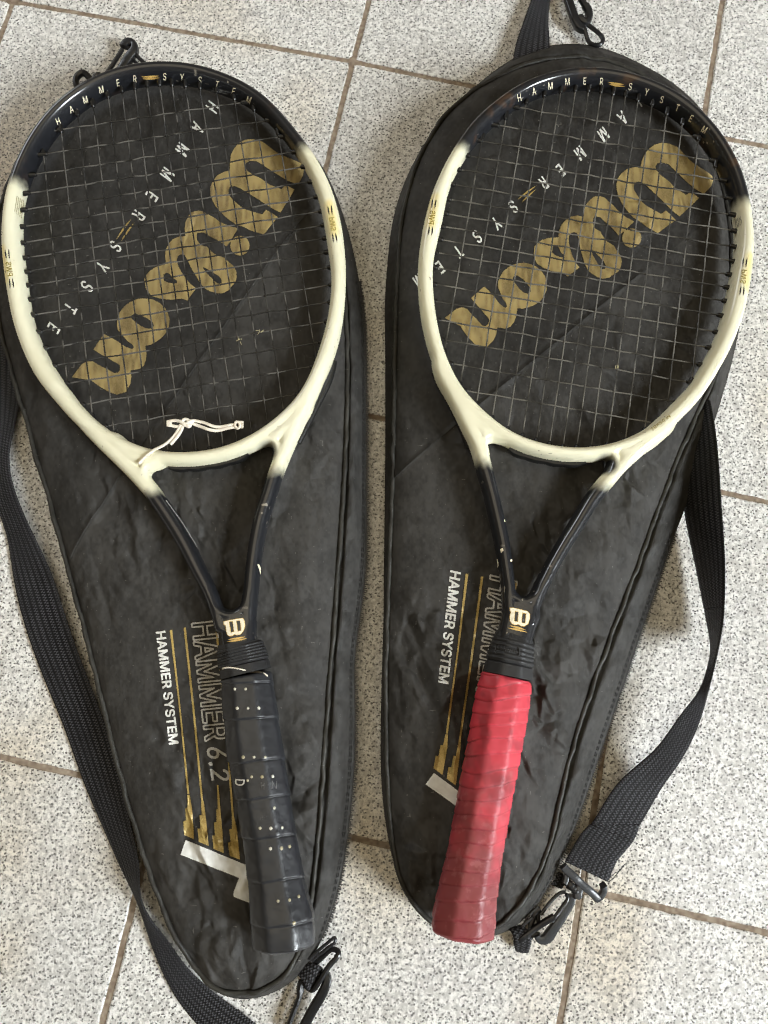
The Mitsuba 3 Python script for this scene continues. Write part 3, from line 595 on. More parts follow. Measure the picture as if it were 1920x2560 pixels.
# left bag: clip at the top
x0, y0 = 120, 60
hook = LB.key + '__snap_hook'
add(hook, join(bar(Z([(1110, 260), (1120, 340), (1060, 430), (980, 550), (900, 680), (820, 800)], x0, y0, kv), [.014, .014, .013, .012, .011, .010], [.0026, .0042, .0042, .0036, .0034, .0032], .0034, n=50), bar(Z([(980, 300), (1040, 240), (1100, 260)], x0, y0, kv), .014, .0036, .003)), 'plastic_mat', label='black plastic snap hook showing above the racket head')
add(hook + '__gate', rodz([(965, 330), (900, 430), (830, 540), (760, 640), (690, 740)], x0, y0, .012, .0020), 'plastic_mat')
add(LB.key + '__ring', join(rodz([(1000, 290), (1130, 390), (1210, 470), (1290, 540), (1380, 640)], x0, y0, .014, .0018), rodz([(1080, 420), (1130, 490), (1190, 560), (1240, 640)], x0, y0, .010, .0015)), 'plastic_mat', label='black plastic ring behind the racket head')
add(LB.key + '__strap_buckle', join(rodz([(520, 880), (400, 830), (360, 740), (390, 670), (445, 635), (520, 680), (590, 725), (640, 670), (700, 690), (760, 740)], x0, y0, .010, .0030, n=80)), 'plastic_mat')
# right bag: clip at the top
x0, y0 = 1240, 0
hook = RB.key + '__snap_hook'
add(hook, join(bar(Z([(900, -140), (935, 0), (985, 150), (1030, 270), (1080, 350), (1140, 370)], x0, y0, kv), [.010, .011, .012, .012, .011, .010], .0038, .0034, n=50)), 'plastic_mat', label='black plastic snap hook above the top of the bag')
add(hook + '__gate', join(rodz([(1030, -140), (1110, 0), (1160, 80), (1200, 150), (1200, 230), (1165, 290), (1110, 260), (1085, 220)], x0, y0, .013, [.0024] * 10 + [.0030] * 15 + [.0038] * 15 + [.0036] * 20, n=60)), 'plastic_mat')
add(RB.key + '__ring', join(rodz([(1140, 330), (1165, 440), (1205, 545), (1250, 575), (1350, 575), (1385, 525), (1340, 440), (1270, 380), (1190, 320)], x0, y0, [.011, .011, .010, .012, .014, .014, .013, .012, .012], .0020, n=80)), 'plastic_mat', label='black plastic ring at the top of the bag')

# ------------------------------------------------------------------ rackets
ZR = .0565
BH = .0115
CROSS_L = [(181, 311), (152, 373), (118, 423), (92, 472), (75, 514), (63, 556), (60, 599), (64, 636), (71, 672), (77, 705), (86, 742), (95, 780), (112, 823), (132, 865), (165, 910), (204, 956 + 52), (266, 1064)]
MAINS = [5.2, 15.6, 26.6, 38.6, 51.8, 65.5, 80.5, 97.0]

class Rk: pass

def make_racket(root, label, inner_px, outer_px, bridge_px, shafts, neck, axis, string_mat, paint):
    R = Rk(); R.key = thing(root, label, 'tennis racket')
    top, butt = at(axis, ZR)[:, :2]; U = (top - butt) / np.linalg.norm(top - butt); V = np.array([U[1], -U[0]])
    inn = at(inner_px, ZR)[:, :2]; lu, lv = inn @ U, inn @ V
    C = U * (lu.max() + lu.min()) / 2 + V * (lv.max() + lv.min()) / 2
    R.U, R.V, R.C = U, V, C
    loc = lambda p: np.c_[(p - C) @ U, (p - C) @ V]
    def polar(px):
        q = loc(at(px, ZR)[:, :2]); return np.arctan2(q[:, 1], q[:, 0]), np.hypot(q[:, 0], q[:, 1])
    N = 420; th = np.arange(N) * 2 * np.pi / N - np.pi
    def radial(px):
        a, r = polar(px); o = np.argsort(a); a, r = a[o], r[o]
        return gaussian_filter1d(np.interp(th, a, r, period=2 * np.pi), 5, mode='wrap')
    ri, ro = radial(inner_px), radial(list(outer_px) + list(bridge_px))
    rc = (ri + ro) / 2
    pos = C + (rc * np.cos(th))[:, None] * U + (rc * np.sin(th))[:, None] * V
    c3 = np.c_[pos, np.full(N, ZR)]
    t, s, u = frames(c3, True)
    hw = (ro - ri) / 2 * np.abs((np.c_[(np.cos(th))[:, None] * U + (np.sin(th))[:, None] * V, np.zeros(N)] * s).sum(1))
    tanf = ((pos / (CH - ZR)) * s[:, :2]).sum(1)
    a = np.sqrt(np.maximum(hw ** 2 - (BH * .92 * tanf) ** 2, 1e-8)); a = gaussian_filter1d(np.clip(a, .0052, .0085), 6, mode='wrap')
    R.ri, R.th, R.a = ri, th, a
    man = lambda m: Manifold(m3.Mesh(np.asarray(m.vertices, np.float32), np.asarray(m.faces, np.uint32)))
    parts = [man(sweep(c3, a, BH, 20, True, 2.5))]
    for cl, wd in shafts:
        c = curve(at(cl, ZR), 90); w = np.interp(np.linspace(0, 1, 90), np.linspace(0, 1, len(wd)), wd)
        parts.append(man(sweep(c, w, np.linspace(.0112, .0100, 90), 20, False, 2.4)))
    c = curve(at([q[:2] for q in neck], ZR), 40); w = np.interp(np.linspace(0, 1, 40), np.linspace(0, 1, len(neck)), [q[2] for q in neck])
    parts.append(man(sweep(c, w, np.linspace(.0098, .0118, 40), 24, False, 3.2)))
    # corner fillets of the throat
    for chain in R_fillets[len(R_done)]:
        big = chain[0] == 'wide'; P = even(at(chain[1:] if big else chain, ZR), .004); sp = trimesh.creation.icosphere(2, .0078 if big else .0046); sp.apply_scale([1, 1, 1.44 if big else 2.2])
        parts += [Manifold.hull_points(np.vstack([sp.vertices + P[i], sp.vertices + P[i + 1]])) for i in range(len(P) - 1)]
    M = Manifold.batch_boolean(parts, m3.OpType.Add)
    M = M.refine_to_length(.0045).to_mesh()
    fm = trimesh.Trimesh(M.vert_properties[:, :3], M.tri_verts); fm.merge_vertices(); 
    fm.update_faces(fm.nondegenerate_faces(height=1e-6)); fm.remove_unreferenced_vertices()
    trimesh.smoothing.filter_taubin(fm, .5, .52, 22)
    R.frame = fm
    add(R.key + '__frame', fm, paint, smooth=40)
    # strings
    ip = Polygon(np.c_[ri * np.cos(th), ri * np.sin(th)])
    ulo, uhi = (ri * np.cos(th)).min(), (ri * np.cos(th)).max()
    R.ulo, R.uhi = ulo, uhi
    vs = sorted([-v / 1000 for v in MAINS] + [v / 1000 for v in MAINS])
    us = U_FRAC * (uhi - ulo) + ulo
    rr = np.random.default_rng(5 + len(R_done))
    P3 = lambda uu, vv, zz: np.c_[C + np.outer(uu, U) + np.outer(vv, V), zz]
    ends = []
    lim_m, lim_c = [], []
    for v in vs:
        g = ip.intersection(LineString([(-1, v), (1, v)])); x = np.array(g.coords)[:, 0]; lim_m.append((x.min(), x.max()))
    for uu in us:
        g = ip.intersection(LineString([(uu, -1), (uu, 1)])); x = np.array(g.coords)[:, 1]; lim_c.append((x.min(), x.max()))
    jit = rr.normal(0, .00014, (len(us), len(vs)))
    for j, v in enumerate(vs):
        lo, hi = lim_m[j]; ks = [i for i in range(len(us)) if lo + .003 < us[i] < hi - .003]
        uu = np.r_[lo - .005, [us[i] for i in ks], hi + .005]; o = np.argsort(uu)
        vv = np.r_[v, v + jit[ks, j] * .6, v]; zz = np.r_[0, [(-1) ** (i + j) * -.0004 for i in ks], 0]
        uu, vv, zz = uu[o], vv[o], zz[o]
        tt = np.linspace(0, len(uu) - 1, (len(uu) - 1) * 4 + 1)
        cz = np.interp(tt, np.arange(len(uu)), zz)
        add(R.key + '__main_string', tube(P3(np.interp(tt, np.arange(len(uu)), uu), np.interp(tt, np.arange(len(uu)), vv), ZR + cz), .00056, 6), string_mat, smooth=True)
        ends += [(lo, v, 1, 0), (hi, v, -1, 0)]
    for i, u0 in enumerate(us):
        lo, hi = lim_c[i]; ks = [j for j in range(len(vs)) if lo + .003 < vs[j] < hi - .003]
        vv = np.r_[lo - .005, [vs[j] for j in ks], hi + .005]; zz = np.r_[0, [(-1) ** (i + j) * .0005 for j in ks], 0]
        uu = np.r_[u0, u0 + rr.normal(0, .00016, len(ks)), u0]
        tt = np.linspace(0, len(vv) - 1, (len(vv) - 1) * 4 + 1); sm = tt - np.floor(tt); sm = np.floor(tt) + sm * sm * (3 - 2 * sm)
        add(R.key + '__cross_string', tube(P3(np.interp(sm * .5 + tt * .5, np.arange(len(vv)), uu), np.interp(tt, np.arange(len(vv)), vv), ZR + np.interp(sm, np.arange(len(vv)), zz)), .00056, 6), string_mat, smooth=True)
        ends += [(u0, lo, 0, 1), (u0, hi, 0, -1)]
    for uu, vv, du, dv in ends:
        k = np.array([-.003, .0022, .0028, .0034]); ln = rr.uniform(.7, 1.25)
        add(R.key + '__grommet', tube(P3(uu + du * k * ln, vv + dv * k * ln, np.full(4, ZR)), np.array([.0021, .0019, .0016, .0009]), 7), 'grommet_mat', smooth=40)
    R_done.append(R)
    return R

R_done = []
LI = [(58, 558), (62, 508), (71, 466), (96, 408), (135, 342), (181, 294), (224, 263), (266, 240), (309, 223), (359, 211), (417, 207), (463, 209), (521, 221), (579, 238), (617, 259), (639, 268), (670, 303), (705, 345), (739, 386), (761, 422), (780, 465), (797, 499), (805, 546), (815, 604), (819, 638), (828, 674), (828, 721), (824, 767), (815, 813), (801, 860), (782, 914), (759, 971), (743, 1000), (701, 1041), (651, 1080), (593, 1109), (535, 1128), (469, 1134), (444, 1134), (400, 1132), (378, 1130), (347, 1118), (309, 1099), (270, 1072), (231, 1041), (193, 999), (162, 952), (127, 898), (100, 840), (81, 790), (77, 751), (71, 705), (66, 655), (58, 616), (58, 578)]
LO = [(8, 558), (13.5, 500), (31, 446), (50, 396), (77, 346), (112, 296), (154, 250), (204, 213), (262, 184), (320, 169), (386, 160), (444, 160), (509, 171), (554, 189), (616, 218), (670, 256), (716, 303), (755, 353), (790, 399), (813, 438), (832, 488), (849, 546), (859, 604), (863, 655), (863, 713), (859, 771), (849, 848), (832, 906), (809, 960), (786, 1000), (8, 578), (8, 628), (13.5, 674), (23, 736), (35, 798), (54, 860), (77, 914), (108, 971), (147, 1006), (185, 1056), (231, 1096)]
L_bridge = [(420, 1167), (439, 1168), (516, 1164), (574, 1153), (631, 1130)]
RO = [(1060, 560), (1075, 504), (1094, 454), (1117, 408), (1137, 373), (1171, 319), (1218, 273), (1268, 234), (1326, 203), (1384, 184), (1442, 174), (1499, 173), (1557, 184), (1627, 206), (1685, 235), (1735, 272), (1778, 314), (1816, 364), (1843, 415), (1863, 465), (1874, 526), (1880, 584), (1880, 638), (1878, 655), (1870, 713), (1859, 775), (1839, 836), (1816, 886), (1789, 933), (1747, 1000), (1056, 578), (1050, 628), (1046, 674), (1046, 732), (1052, 790), (1063, 848), (1079, 902), (1098, 948), (1121, 995)]
RI = [(1110, 560), (1114, 512), (1129, 458), (1148, 419), (1179, 377), (1218, 331), (1260, 296), (1310, 257), (1364, 234), (1422, 223), (1492, 223), (1557, 234), (1616, 253), (1650, 268), (1689, 291), (1724, 322), (1758, 361), (1782, 399), (1805, 445), (1820, 496), (1830, 534), (1834, 584), (1836, 620), (1830, 655), (1822, 694), (1814, 732), (1809, 767), (1801, 798), (1789, 836), (1770, 879), (1743, 925), (1716, 971), (1700, 998), (1685, 1014), (1646, 1049), (1608, 1080), (1569, 1103), (1511, 1118), (1461, 1122), (1403, 1120), (1345, 1109), (1287, 1087), (1249, 1064), (1218, 1037), (1187, 1002), (1171, 995), (1141, 948), (1117, 898), (1102, 848), (1092, 798), (1085, 744), (1083, 694), (1083, 640), (1096, 609), (1104, 566)]
R_bridge = [(1276, 1126), (1326, 1141), (1384, 1153), (1442, 1157), (1470, 1156)]

# relative places of the cross strings along the head, read off both sides of the left racket
_top, _butt = at([(400, 185), (705, 2382)], ZR)[:, :2]; _U = (_top - _butt) / np.linalg.norm(_top - _butt)
_l = at([(181, 311), (152, 373), (118, 423), (92, 472), (75, 514), (63, 556), (60, 599), (64, 636), (71, 672), (77, 705), (86, 742), (95, 780), (112, 823), (132, 865), (155, 910), (175, 956), (204, 1008), (266, 1064)], ZR)[:, :2] @ _U
_r = at([(639, 258), (670, 305), (705, 349), (739, 386), (761, 424), (780, 463), (797, 499), (801, 537), (808, 570), (815, 603), (819, 636), (826, 674), (828, 717), (824, 759), (815, 807), (801, 859), (778, 923), (735, 991)], ZR)[:, :2] @ _U
_i = at(LI, ZR)[:, :2] @ _U
U_FRAC = ((_l + _r) / 2 - _i.min()) / (_i.max() - _i.min())

def frame_paint(top_line, low_line, corners, patches, brown):
    """black lacquer on head and shafts fading into cream sides; places in metres on the racket itself"""
    a, b = at(top_line, ZR)[:, :2]; c, d = at(low_line, ZR)[:, :2]
    cs = at(corners, ZR); ps = [at(q, ZR) for q in patches]
    def line(p, q):
        t = (q - p) / np.linalg.norm(q - p); n = np.array([-t[1], t[0]]); return (float(n[0]), float(n[1]), float(n @ p))
    l1, l2 = line(a, b), line(c, d)
    def f(p, n, uv):
        w = (noise(p.x * 300, p.y * 300, p.z * 300) - .5) * .003
        top = smoothstep(-.0065, .0075, p.x * l1[0] + p.y * l1[1] - l1[2] + w)
        low = smoothstep(-.0055, .0065, -(p.x * l2[0] + p.y * l2[1] - l2[2]) + w)
        cr = mi.Float(0)
        for q in cs: cr = dr.maximum(cr, 1 - smoothstep(.0045, .0105, dr.sqrt(dr.square(p.x - float(q[0])) + dr.square(p.y - float(q[1])))))
        k = dr.maximum(dr.maximum(top, low), cr)
        v = fbm(p.x * 40, p.y * 40, p.z * 40)
        cream = mix((.72, .69, .49), (.79, .765, .59), v)
        for q in ps:
            ax, ay, bx, by = float(q[0][0]), float(q[0][1]), float(q[1][0]), float(q[1][1])
            L2 = (bx - ax) ** 2 + (by - ay) ** 2; t = dr.clip(((p.x - ax) * (bx - ax) + (p.y - ay) * (by - ay)) / L2, 0, 1)
            dist = dr.sqrt(dr.square(p.x - ax - t * (bx - ax)) + dr.square(p.y - ay - t * (by - ay)))
            cream = mix(cream, (.80, .62, .13), (1 - smoothstep(.001, .0065, dist)) * .55)
        fl = smoothstep(.86, .91, noise(p.x * 420, p.y * 420, p.z * 420)) * smoothstep(.55, .75, fbm(p.x * 30, p.y * 30, 3.0))
        cream = mix(cream, (.16, .13, .09), fl * .7)
        black = mix((.008, .009, .012), (.016, .017, .020), v)
        sc = smoothstep(.60, .80, fbm(p.x * 90, p.y * 90, p.z * 60)) * brown * top
        black = mix(black, (.085, .045, .022), sc)
        ch = smoothstep(.84, .88, noise(p.x * 330 + 7, p.y * 330, p.z * 330)) * smoothstep(.55, .7, fbm(p.x * 26, p.y * 26, 8.0))
        black = mix(black, (.30, .27, .22), ch * .8)
        return mix(cream, black, k)
    return f

def paint_rough(p, n, uv):
    return .10 + .12 * fbm(p.x * 60, p.y * 60, p.z * 60)
bsdf('paint_mat', base_color=proc(frame_paint([(30, 478), (775, 392)], [(372, 1236), (700, 1182)], [(671, 1136)], [[(17, 640), (26, 715)], [(826, 530), (838, 600)]], .15)), roughness=proc(paint_rough), specular=.5, clearcoat=.9, clearcoat_gloss=.92)
bsdf('paint_mat_001', base_color=proc(frame_paint([(1150, 388), (1872, 528)], [(1200, 1160), (1516, 1222)], [(1510, 1168)], [[(1082, 510), (1074, 580)], [(1862, 660), (1856, 735)]], .5)), roughness=proc(paint_rough), specular=.5, clearcoat=.8, clearcoat_gloss=.9)

R_fillets = [[['wide', (285, 1106), (330, 1143), (365, 1156), (395, 1150)], ['wide', (690, 1094), (708, 1084), (728, 1066), (748, 1040), (762, 1012)], [(412, 1151), (400, 1152), (374, 1164), (358, 1188), (371, 1211)], [(625, 1117), (666, 1098), (692, 1106), (699, 1133), (696, 1153)], [(521, 1474), (536, 1508), (547, 1528), (569, 1541), (594, 1539), (616, 1522), (624, 1480)]],
             [['wide', (1160, 1022), (1176, 1048), (1194, 1072), (1214, 1088)], ['wide', (1556, 1136), (1568, 1134), (1592, 1118), (1624, 1096), (1660, 1064)], [(1262, 1099), (1250, 1095), (1222, 1089), (1202, 1106), (1209, 1138)], [(1478, 1141), (1511, 1133), (1534, 1144), (1531, 1170), (1520, 1184)], [(1267, 1440), (1271, 1465), (1276, 1491), (1304, 1508), (1332, 1499), (1349, 1474), (1369, 1440)]]]
LR = make_racket('tennis_racket', 'black and cream tennis racket with black grip and a white cord knotted on its strings', LI, LO, L_bridge,
                 [([(160, 990), (200, 1040), (248, 1090), (300, 1142), (345, 1188), (381, 1230), (420, 1286), (448, 1330), (474, 1377), (498, 1425), (519, 1466), (536, 1505), (549, 1540), (560, 1580)], [.004, .0055, .0064, .0066, .0064, .0062, .006, .006, .006, .0058, .0054, .005, .005, .006]),
                  ([(818, 880), (800, 930), (776, 984), (750, 1040), (722, 1102), (700, 1158), (687, 1194), (671, 1246), (657, 1288), (644, 1346), (633, 1423), (628, 1477), (623, 1525), (616, 1570)], [.004, .0055, .0062, .0066, .0066, .006, .0056, .0056, .0056, .0055, .0054, .0054, .0056, .006])],
                 [(592, 1541, .0135), (594, 1552, .0138), (597, 1580, .0126), (599, 1604, .0124), (602, 1626, .0122)], [(400, 185), (705, 2382)], 'string_mat', 'paint_mat')
RR = make_racket('tennis_racket', 'black and cream tennis racket with bright red grip and bare strings', RI, RO, R_bridge,
                 [([(1092, 895), (1106, 945), (1130, 985), (1152, 1025), (1176, 1075), (1196, 1120), (1208, 1165), (1223, 1220), (1240, 1290), (1253, 1350), (1264, 1420), (1270, 1470), (1273, 1515), (1276, 1560)], [.004, .0055, .0062, .0066, .0066, .0062, .006, .0056, .0056, .0056, .0052, .005, .0052, .006]),
                  ([(1790, 900), (1750, 962), (1706, 1012), (1658, 1062), (1605, 1112), (1553, 1160), (1508, 1212), (1475, 1255), (1444, 1306), (1413, 1355), (1380, 1412), (1354, 1462), (1333, 1510), (1320, 1560)], [.004, .0055, .0062, .0066, .0066, .0064, .006, .006, .0058, .0056, .0054, .0052, .0054, .006])],
                 [(1306, 1508, .0120), (1301, 1538, .0142), (1293, 1565, .0130), (1287, 1590, .0128), (1282, 1612, .0124)], [(1480, 198), (1160, 2350)], 'string_mat_001', 'paint_mat_001')

# ---- handles
def octagon(n=56, sharp=14):
    th = (np.arange(n) + .5) * 2 * np.pi / n
    a = np.abs(((th + np.pi / 8) % (np.pi / 4)) - np.pi / 8); r = np.cos(np.pi / 8) / np.cos(a) / np.cos(np.pi / 8)
    r = np.minimum(r, 1.06)
    return th, np.c_[np.cos(th) * r, np.sin(th) * r]

def handle(R, rows, hz, zc, pitch, tilt, step, groove, mat, label, color_seed, edge_noise=.0002, dense=.0007, turn=1, wobble=.06):
    """grip of eight flats, wound with a tape; rows = (x, y, half width) of the photograph"""
    c0 = at([q[:2] for q in rows], zc); hw = np.array([(at([(q[0] + q[2], q[1])], zc) - at([(q[0] - q[2], q[1])], zc))[0, 0] / 2 for q in rows])
    d = np.r_[0, np.cumsum(np.linalg.norm(np.diff(c0, axis=0), axis=1))]; n = int(d[-1] / dense); s = np.linspace(0, d[-1], n)
    c = np.stack([np.interp(s, d, gaussian_filter1d(c0[:, i], .6, mode='nearest')) for i in range(3)], 1); c = gaussian_filter1d(c, 8, axis=0, mode='nearest')
    w = gaussian_filter1d(np.interp(s, d, hw), 6, mode='nearest'); th, o = octagon()
    h = w / w[n // 3] * hz
    t, sd, up = frames(c)
    ph = s[:, None] / pitch + tilt * np.cos(th)[None] + turn * th[None] / (2 * np.pi)
    ph = ph + wobble * (meshkit.noise(np.stack([np.broadcast_to(s[:, None] * 40, ph.shape), np.broadcast_to(th[None], ph.shape), np.full(ph.shape, color_seed)], -1)) - .5)
    fr = ph - np.floor(ph)
    rnd = meshkit.noise(np.stack([np.floor(ph) * 3.7, np.zeros_like(ph), np.full(ph.shape, color_seed + .5)], -1))
    dz = step * (.4 + .9 * rnd) * fr - groove * np.exp(-(np.minimum(fr, 1 - fr) * pitch / .0007) ** 2)
    dz = dz + edge_noise * (meshkit.fbm(np.stack([np.broadcast_to(s[:, None] * 190, ph.shape), np.cos(th)[None] * 5 + 0 * ph, np.sin(th)[None] * 5 + 0 * ph], -1), 3, 2) - .5) * 4
    e = np.minimum(1, np.sqrt(np.maximum(0, (s[-1] - s) / .004))); e0 = np.minimum(1, .93 + .07 * np.sqrt(s / .003)); k = (.80 + .20 * e) * e0
    r = c[:, None] + sd[:, None] * ((w * k)[:, None] * o[None, :, 0] + dz * np.cos(th))[..., None] + up[:, None] * ((h * k)[:, None] * o[None, :, 1] + dz * np.sin(th))[..., None]
    m = loft(r); uv = np.stack([np.broadcast_to(s[:, None], ph.shape), ph], -1).reshape(-1, 2); uv = np.vstack([uv, uv[:1], uv[-1:]])
    add(R.key + '__grip', m, mat, smooth=True, uv=uv, label=label)
    R.grip = m
    return m

def collar(R, rows, hz, zc, ribs, mat):
    c0 = at([q[:2] for q in rows], zc); hw = np.array([q[2] / 3300 for q in rows]); n = 150
    d = np.r_[0, np.cumsum(np.linalg.norm(np.diff(c0, axis=0), axis=1))]; s = np.linspace(0, d[-1], n)
    c = np.stack([np.interp(s, d, c0[:, i]) for i in range(3)], 1); w = np.interp(s, d, hw); hh = np.interp(s, d, np.linspace(hz[0], hz[1], len(d)))
    th, o = octagon(); t, sd, up = frames(c); x = s / d[-1]
    dz = (.0007 * np.abs(np.sin(np.pi * ribs * np.clip((x - .12) / .55, 0, 1))) * ((x > .12) & (x < .67)) - .0010 * np.exp(-((x - .70) / .015) ** 2))
    dz = dz[:, None] * np.ones(len(th))
    r = c[:, None] + sd[:, None] * (w[:, None] * o[None, :, 0] + dz * np.cos(th))[..., None] + up[:, None] * (hh[:, None] * o[None, :, 1] + dz * np.sin(th))[..., None]
    m = loft(r); add(R.key + '__collar', m, mat, smooth=50); R.collar = m

def grip_black(p, n, uv):
    a = fbm(p.x * 60, p.y * 60, p.z * 60); return mix((.013, .014, .0165), (.030, .032, .037), a)
bsdf('grip_mat', base_color=proc(grip_black), roughness=proc(lambda p, n, uv: .27 + .2 * fbm(p.x * 80, p.y * 80, p.z * 80)), specular=.6, bump=proc(lambda p, n, uv: fbm(p.x * 900, p.y * 900, p.z * 900), 3e-4), bump_scale=.00012)
_g0, _g1 = at([(1266, 1690), (1155, 2345)], ZR)[:, :2]; _gd = (_g1 - _g0) / np.linalg.norm(_g1 - _g0); _gl = float(np.linalg.norm(_g1 - _g0))
def grip_red(p, n, uv):
    s = ((p.x - float(_g0[0])) * float(_gd[0]) + (p.y - float(_g0[1])) * float(_gd[1])) / _gl     # 0 at the collar, 1 at the butt: worn and greyed towards the butt
    a = fbm(p.x * 50, p.y * 50, p.z * 50); b = fbm(p.x * 240, p.y * 240, p.z * 240)
    wear = smoothstep(.25, .75, s + (a - .5) * .9)
    turn = cell_rand(uv.y, 3.0)
    c = mix((.54, .042, .062), (.24, .046, .050), wear)
    c = mix(c, (.20, .022, .030), smoothstep(.50, .70, fbm(p.x * 110, p.y * 70, 4.0)) * .5)
    c = mix(c, (.62, .06, .09), .35 * turn * (1 - wear))
    f = uv.y - dr.floor(uv.y); lip = 1 - smoothstep(.0, .10, dr.minimum(f, 1 - f))
    c = mix(c, (.16, .018, .024), lip * (.22 + .55 * smoothstep(.40, .7, a)))
    return mix(c, (.42, .14, .14), smoothstep(.55, .8, b) * .35 * wear)
bsdf('grip_mat_001', base_color=proc(grip_red), roughness=proc(lambda p, n, uv: .34 + .25 * fbm(p.x * 70, p.y * 70, p.z * 70)), specular=.5, bump=proc(lambda p, n, uv: fbm(p.x * 500, p.y * 500, p.z * 500), 4e-4), bump_scale=.0002)

collar(LR, [(599, 1607, 50), (600, 1616, 53), (607, 1645, 57), (615, 1684, 60)], (.0135, .0162), ZR - .001, 6, 'rubber_mat')
collar(RR, [(1287, 1590, 45), (1284, 1600, 47), (1277, 1635, 52), (1268, 1690, 58)], (.0130, .0160), ZR - .001, 5, 'rubber_mat')
handle(LR, [(614, 1676, 60), (617, 1692, 61), (622, 1747, 63.5), (631, 1824, 65), (638, 1878, 66), (655, 1980, 65), (672, 2080, 64), (684, 2150, 64), (691, 2207, 66.5), (699, 2256, 71), (708, 2300, 77), (711, 2335, 77), (712, 2380, 74)], .0163, ZR - .002, .0272, -.125, .0009, .0005, 'grip_mat', 'black wound grip with pale studs', 4, turn=-1)
handle(RR, [(1269, 1680, 59), (1266, 1692, 61), (1256, 1747, 65.5), (1244, 1817, 65.5), (1235, 1878, 65), (1221, 1936, 65), (1205, 2033, 65), (1186, 2141, 65.5), (1165, 2249, 71), (1158, 2300, 76), (1156, 2330, 75), (1154, 2350, 72)], .0163, ZR - .002, .0100, -.38, .0009, .00040, 'grip_mat_001', 'bright red wound grip, greyed towards the butt', 8, .00022, wobble=.45)

# studs, edge line and marks on the black grip
STUDS = [(587, 1722.5), (614, 1722.5), (593, 1770.5), (620, 1770.5), (647, 1770), (608, 1893), (635, 1893), (663, 1893), (629, 1942), (655, 1942), (682, 1941), (619, 1951), (650, 2070.5), (677, 2071), (705.5, 2069), (676, 2121.5), (703.6, 2120.6), (724, 2116), (686, 2020), (695, 2252.5), (724, 2250), (747, 2241), (735, 2308)]
P, Nn = hit(STUDS, LR.grip); rs = np.random.default_rng(2)
for p, nn in zip(P, Nn):
    if np.isnan(p[0]): continue
    sp = trimesh.creation.icosphere(2, rs.uniform(.0009, .0013)); sp.apply_scale([1, 1, .45]); sp.apply_transform(trimesh.geometry.align_vectors([0, 0, 1], nn)); sp.apply_translation(p + nn * .00005)
    add(LR.key + '__stud', sp, 'stud_mat', smooth=True)
def mark(R, key, mesh, poly, mat, size=5, label=None, lift=.00025):
    add(f'{R.key}__{key}', print_on(mesh, poly, size, lift), mat, smooth=True, label=label)
mark(LR, 'grip_mark', LR.grip, letter('D', (600, 1956), (1, .08), 23, .85, True), 'white_ink_mat', label='white letter on the shaded flat')
mark(LR, 'grip_mark', LR.grip, unary_union([letter('H', (657, 1964), (0, -1), 19, .5), letter('N', (685, 1962), (0, -1), 20, .8), lens((650, 2052), (652, 2040), 1.2), lens((655, 2050), (657, 2036), 1.2), lens((660, 2046), (662, 2041), 1.0), lens((666, 2044), (668, 2039), 1.0)]).buffer(-.2), 'faint_ink_mat', label='faint rubbed lettering on the upper flat')
ln = at(Z([(1020, 792), (1110, 775), (1200, 782), (1300, 805), (1420, 825), (1520, 830), (1590, 865), (1630, 900)], 360, 1520, .1929), .07)
q, nq = hit(Z([(1020, 792), (1110, 775), (1200, 782), (1300, 805), (1420, 825), (1520, 830), (1570, 860), (1600, 885)], 360, 1520, .1929), join(LR.grip, LR.collar)); ok = ~np.isnan(q[:, 0])
add(LR.key + '__grip_edge', tube(curve(q[ok] + nq[ok] * .0003, 40), .00056, 6), 'cord_mat', smooth=True, label='pale torn edge of the grip tape')
mark(RR, 'collar_label', RR.collar, word('Wilson', (1243, 1622), (1293, 1634), (-3, -13), False), 'rubber_dark_mat', 4, 'raised lettering on the rubber collar', .0005)
q, nq = hit([(1241, 1609), (1297, 1618), (1299, 1641), (1237, 1633)], RR.collar); ok = ~np.isnan(q[:, 0])
add(RR.key + '__collar_panel', tube(even(q[ok] + nq[ok] * .0003, .002, True), .00045, 6, True), 'rubber_dark_mat', smooth=True)
mark(LR, 'collar_label', LR.collar, unary_union([lens((556 + 4 * i, 1640), (556 + 4 * i, 1631), 1.3) for i in range(3)]), 'rubber_dark_mat', 4, None, .0005)

# emblem and slashes on the throat
ka = .1929
wl = Polygon(Z([(1030, 175), (1120, 155), (1200, 140), (1280, 130), (1305, 170), (1310, 240), (1290, 300), (1250, 345), (1205, 352), (1172, 343), (1150, 362), (1110, 368), (1080, 345), (1065, 300), (1060, 230), (1035, 215)], 360, 1520, ka)).buffer(0)
wl = wl.difference(unary_union([Polygon(Z(q, 360, 1520, ka)) for q in ([(1106, 178), (1150, 174), (1166, 308), (1128, 314)], [(1199, 166), (1244, 164), (1260, 293), (1217, 300)])]))
kb = .14467
wr_ = Polygon(Z([(655, 410), (700, 410), (800, 430), (960, 470), (1000, 520), (1000, 600), (970, 690), (900, 735), (850, 730), (800, 700), (740, 710), (690, 690), (655, 640), (650, 560), (670, 490), (655, 460)], 1180, 1460, kb)).buffer(0)
wr_ = wr_.difference(unary_union([Polygon(Z(q, 1180, 1460, kb)) for q in ([(744, 474), (800, 484), (786, 654), (731, 640)], [(872, 502), (931, 512), (914, 678), (855, 664)])]))
for R, q in ((LR, wl), (RR, wr_)):
    mark(R, 'emblem_edge', R.frame, q.buffer(.4), 'gold_line_mat', 4, lift=.0002)
    mark(R, 'emblem', R.frame, q.buffer(-.8), 'emblem_mat', 4, lift=.00045)
mark(LR, 'emblem_slashes', LR.frame, unary_union([lens(*Z([(1085, 408), (1320, 370)], 360, 1520, ka), 4.6), lens(*Z([(1070, 437), (1338, 394)], 360, 1520, ka), 4.6)]), 'gold_line_mat', 4)
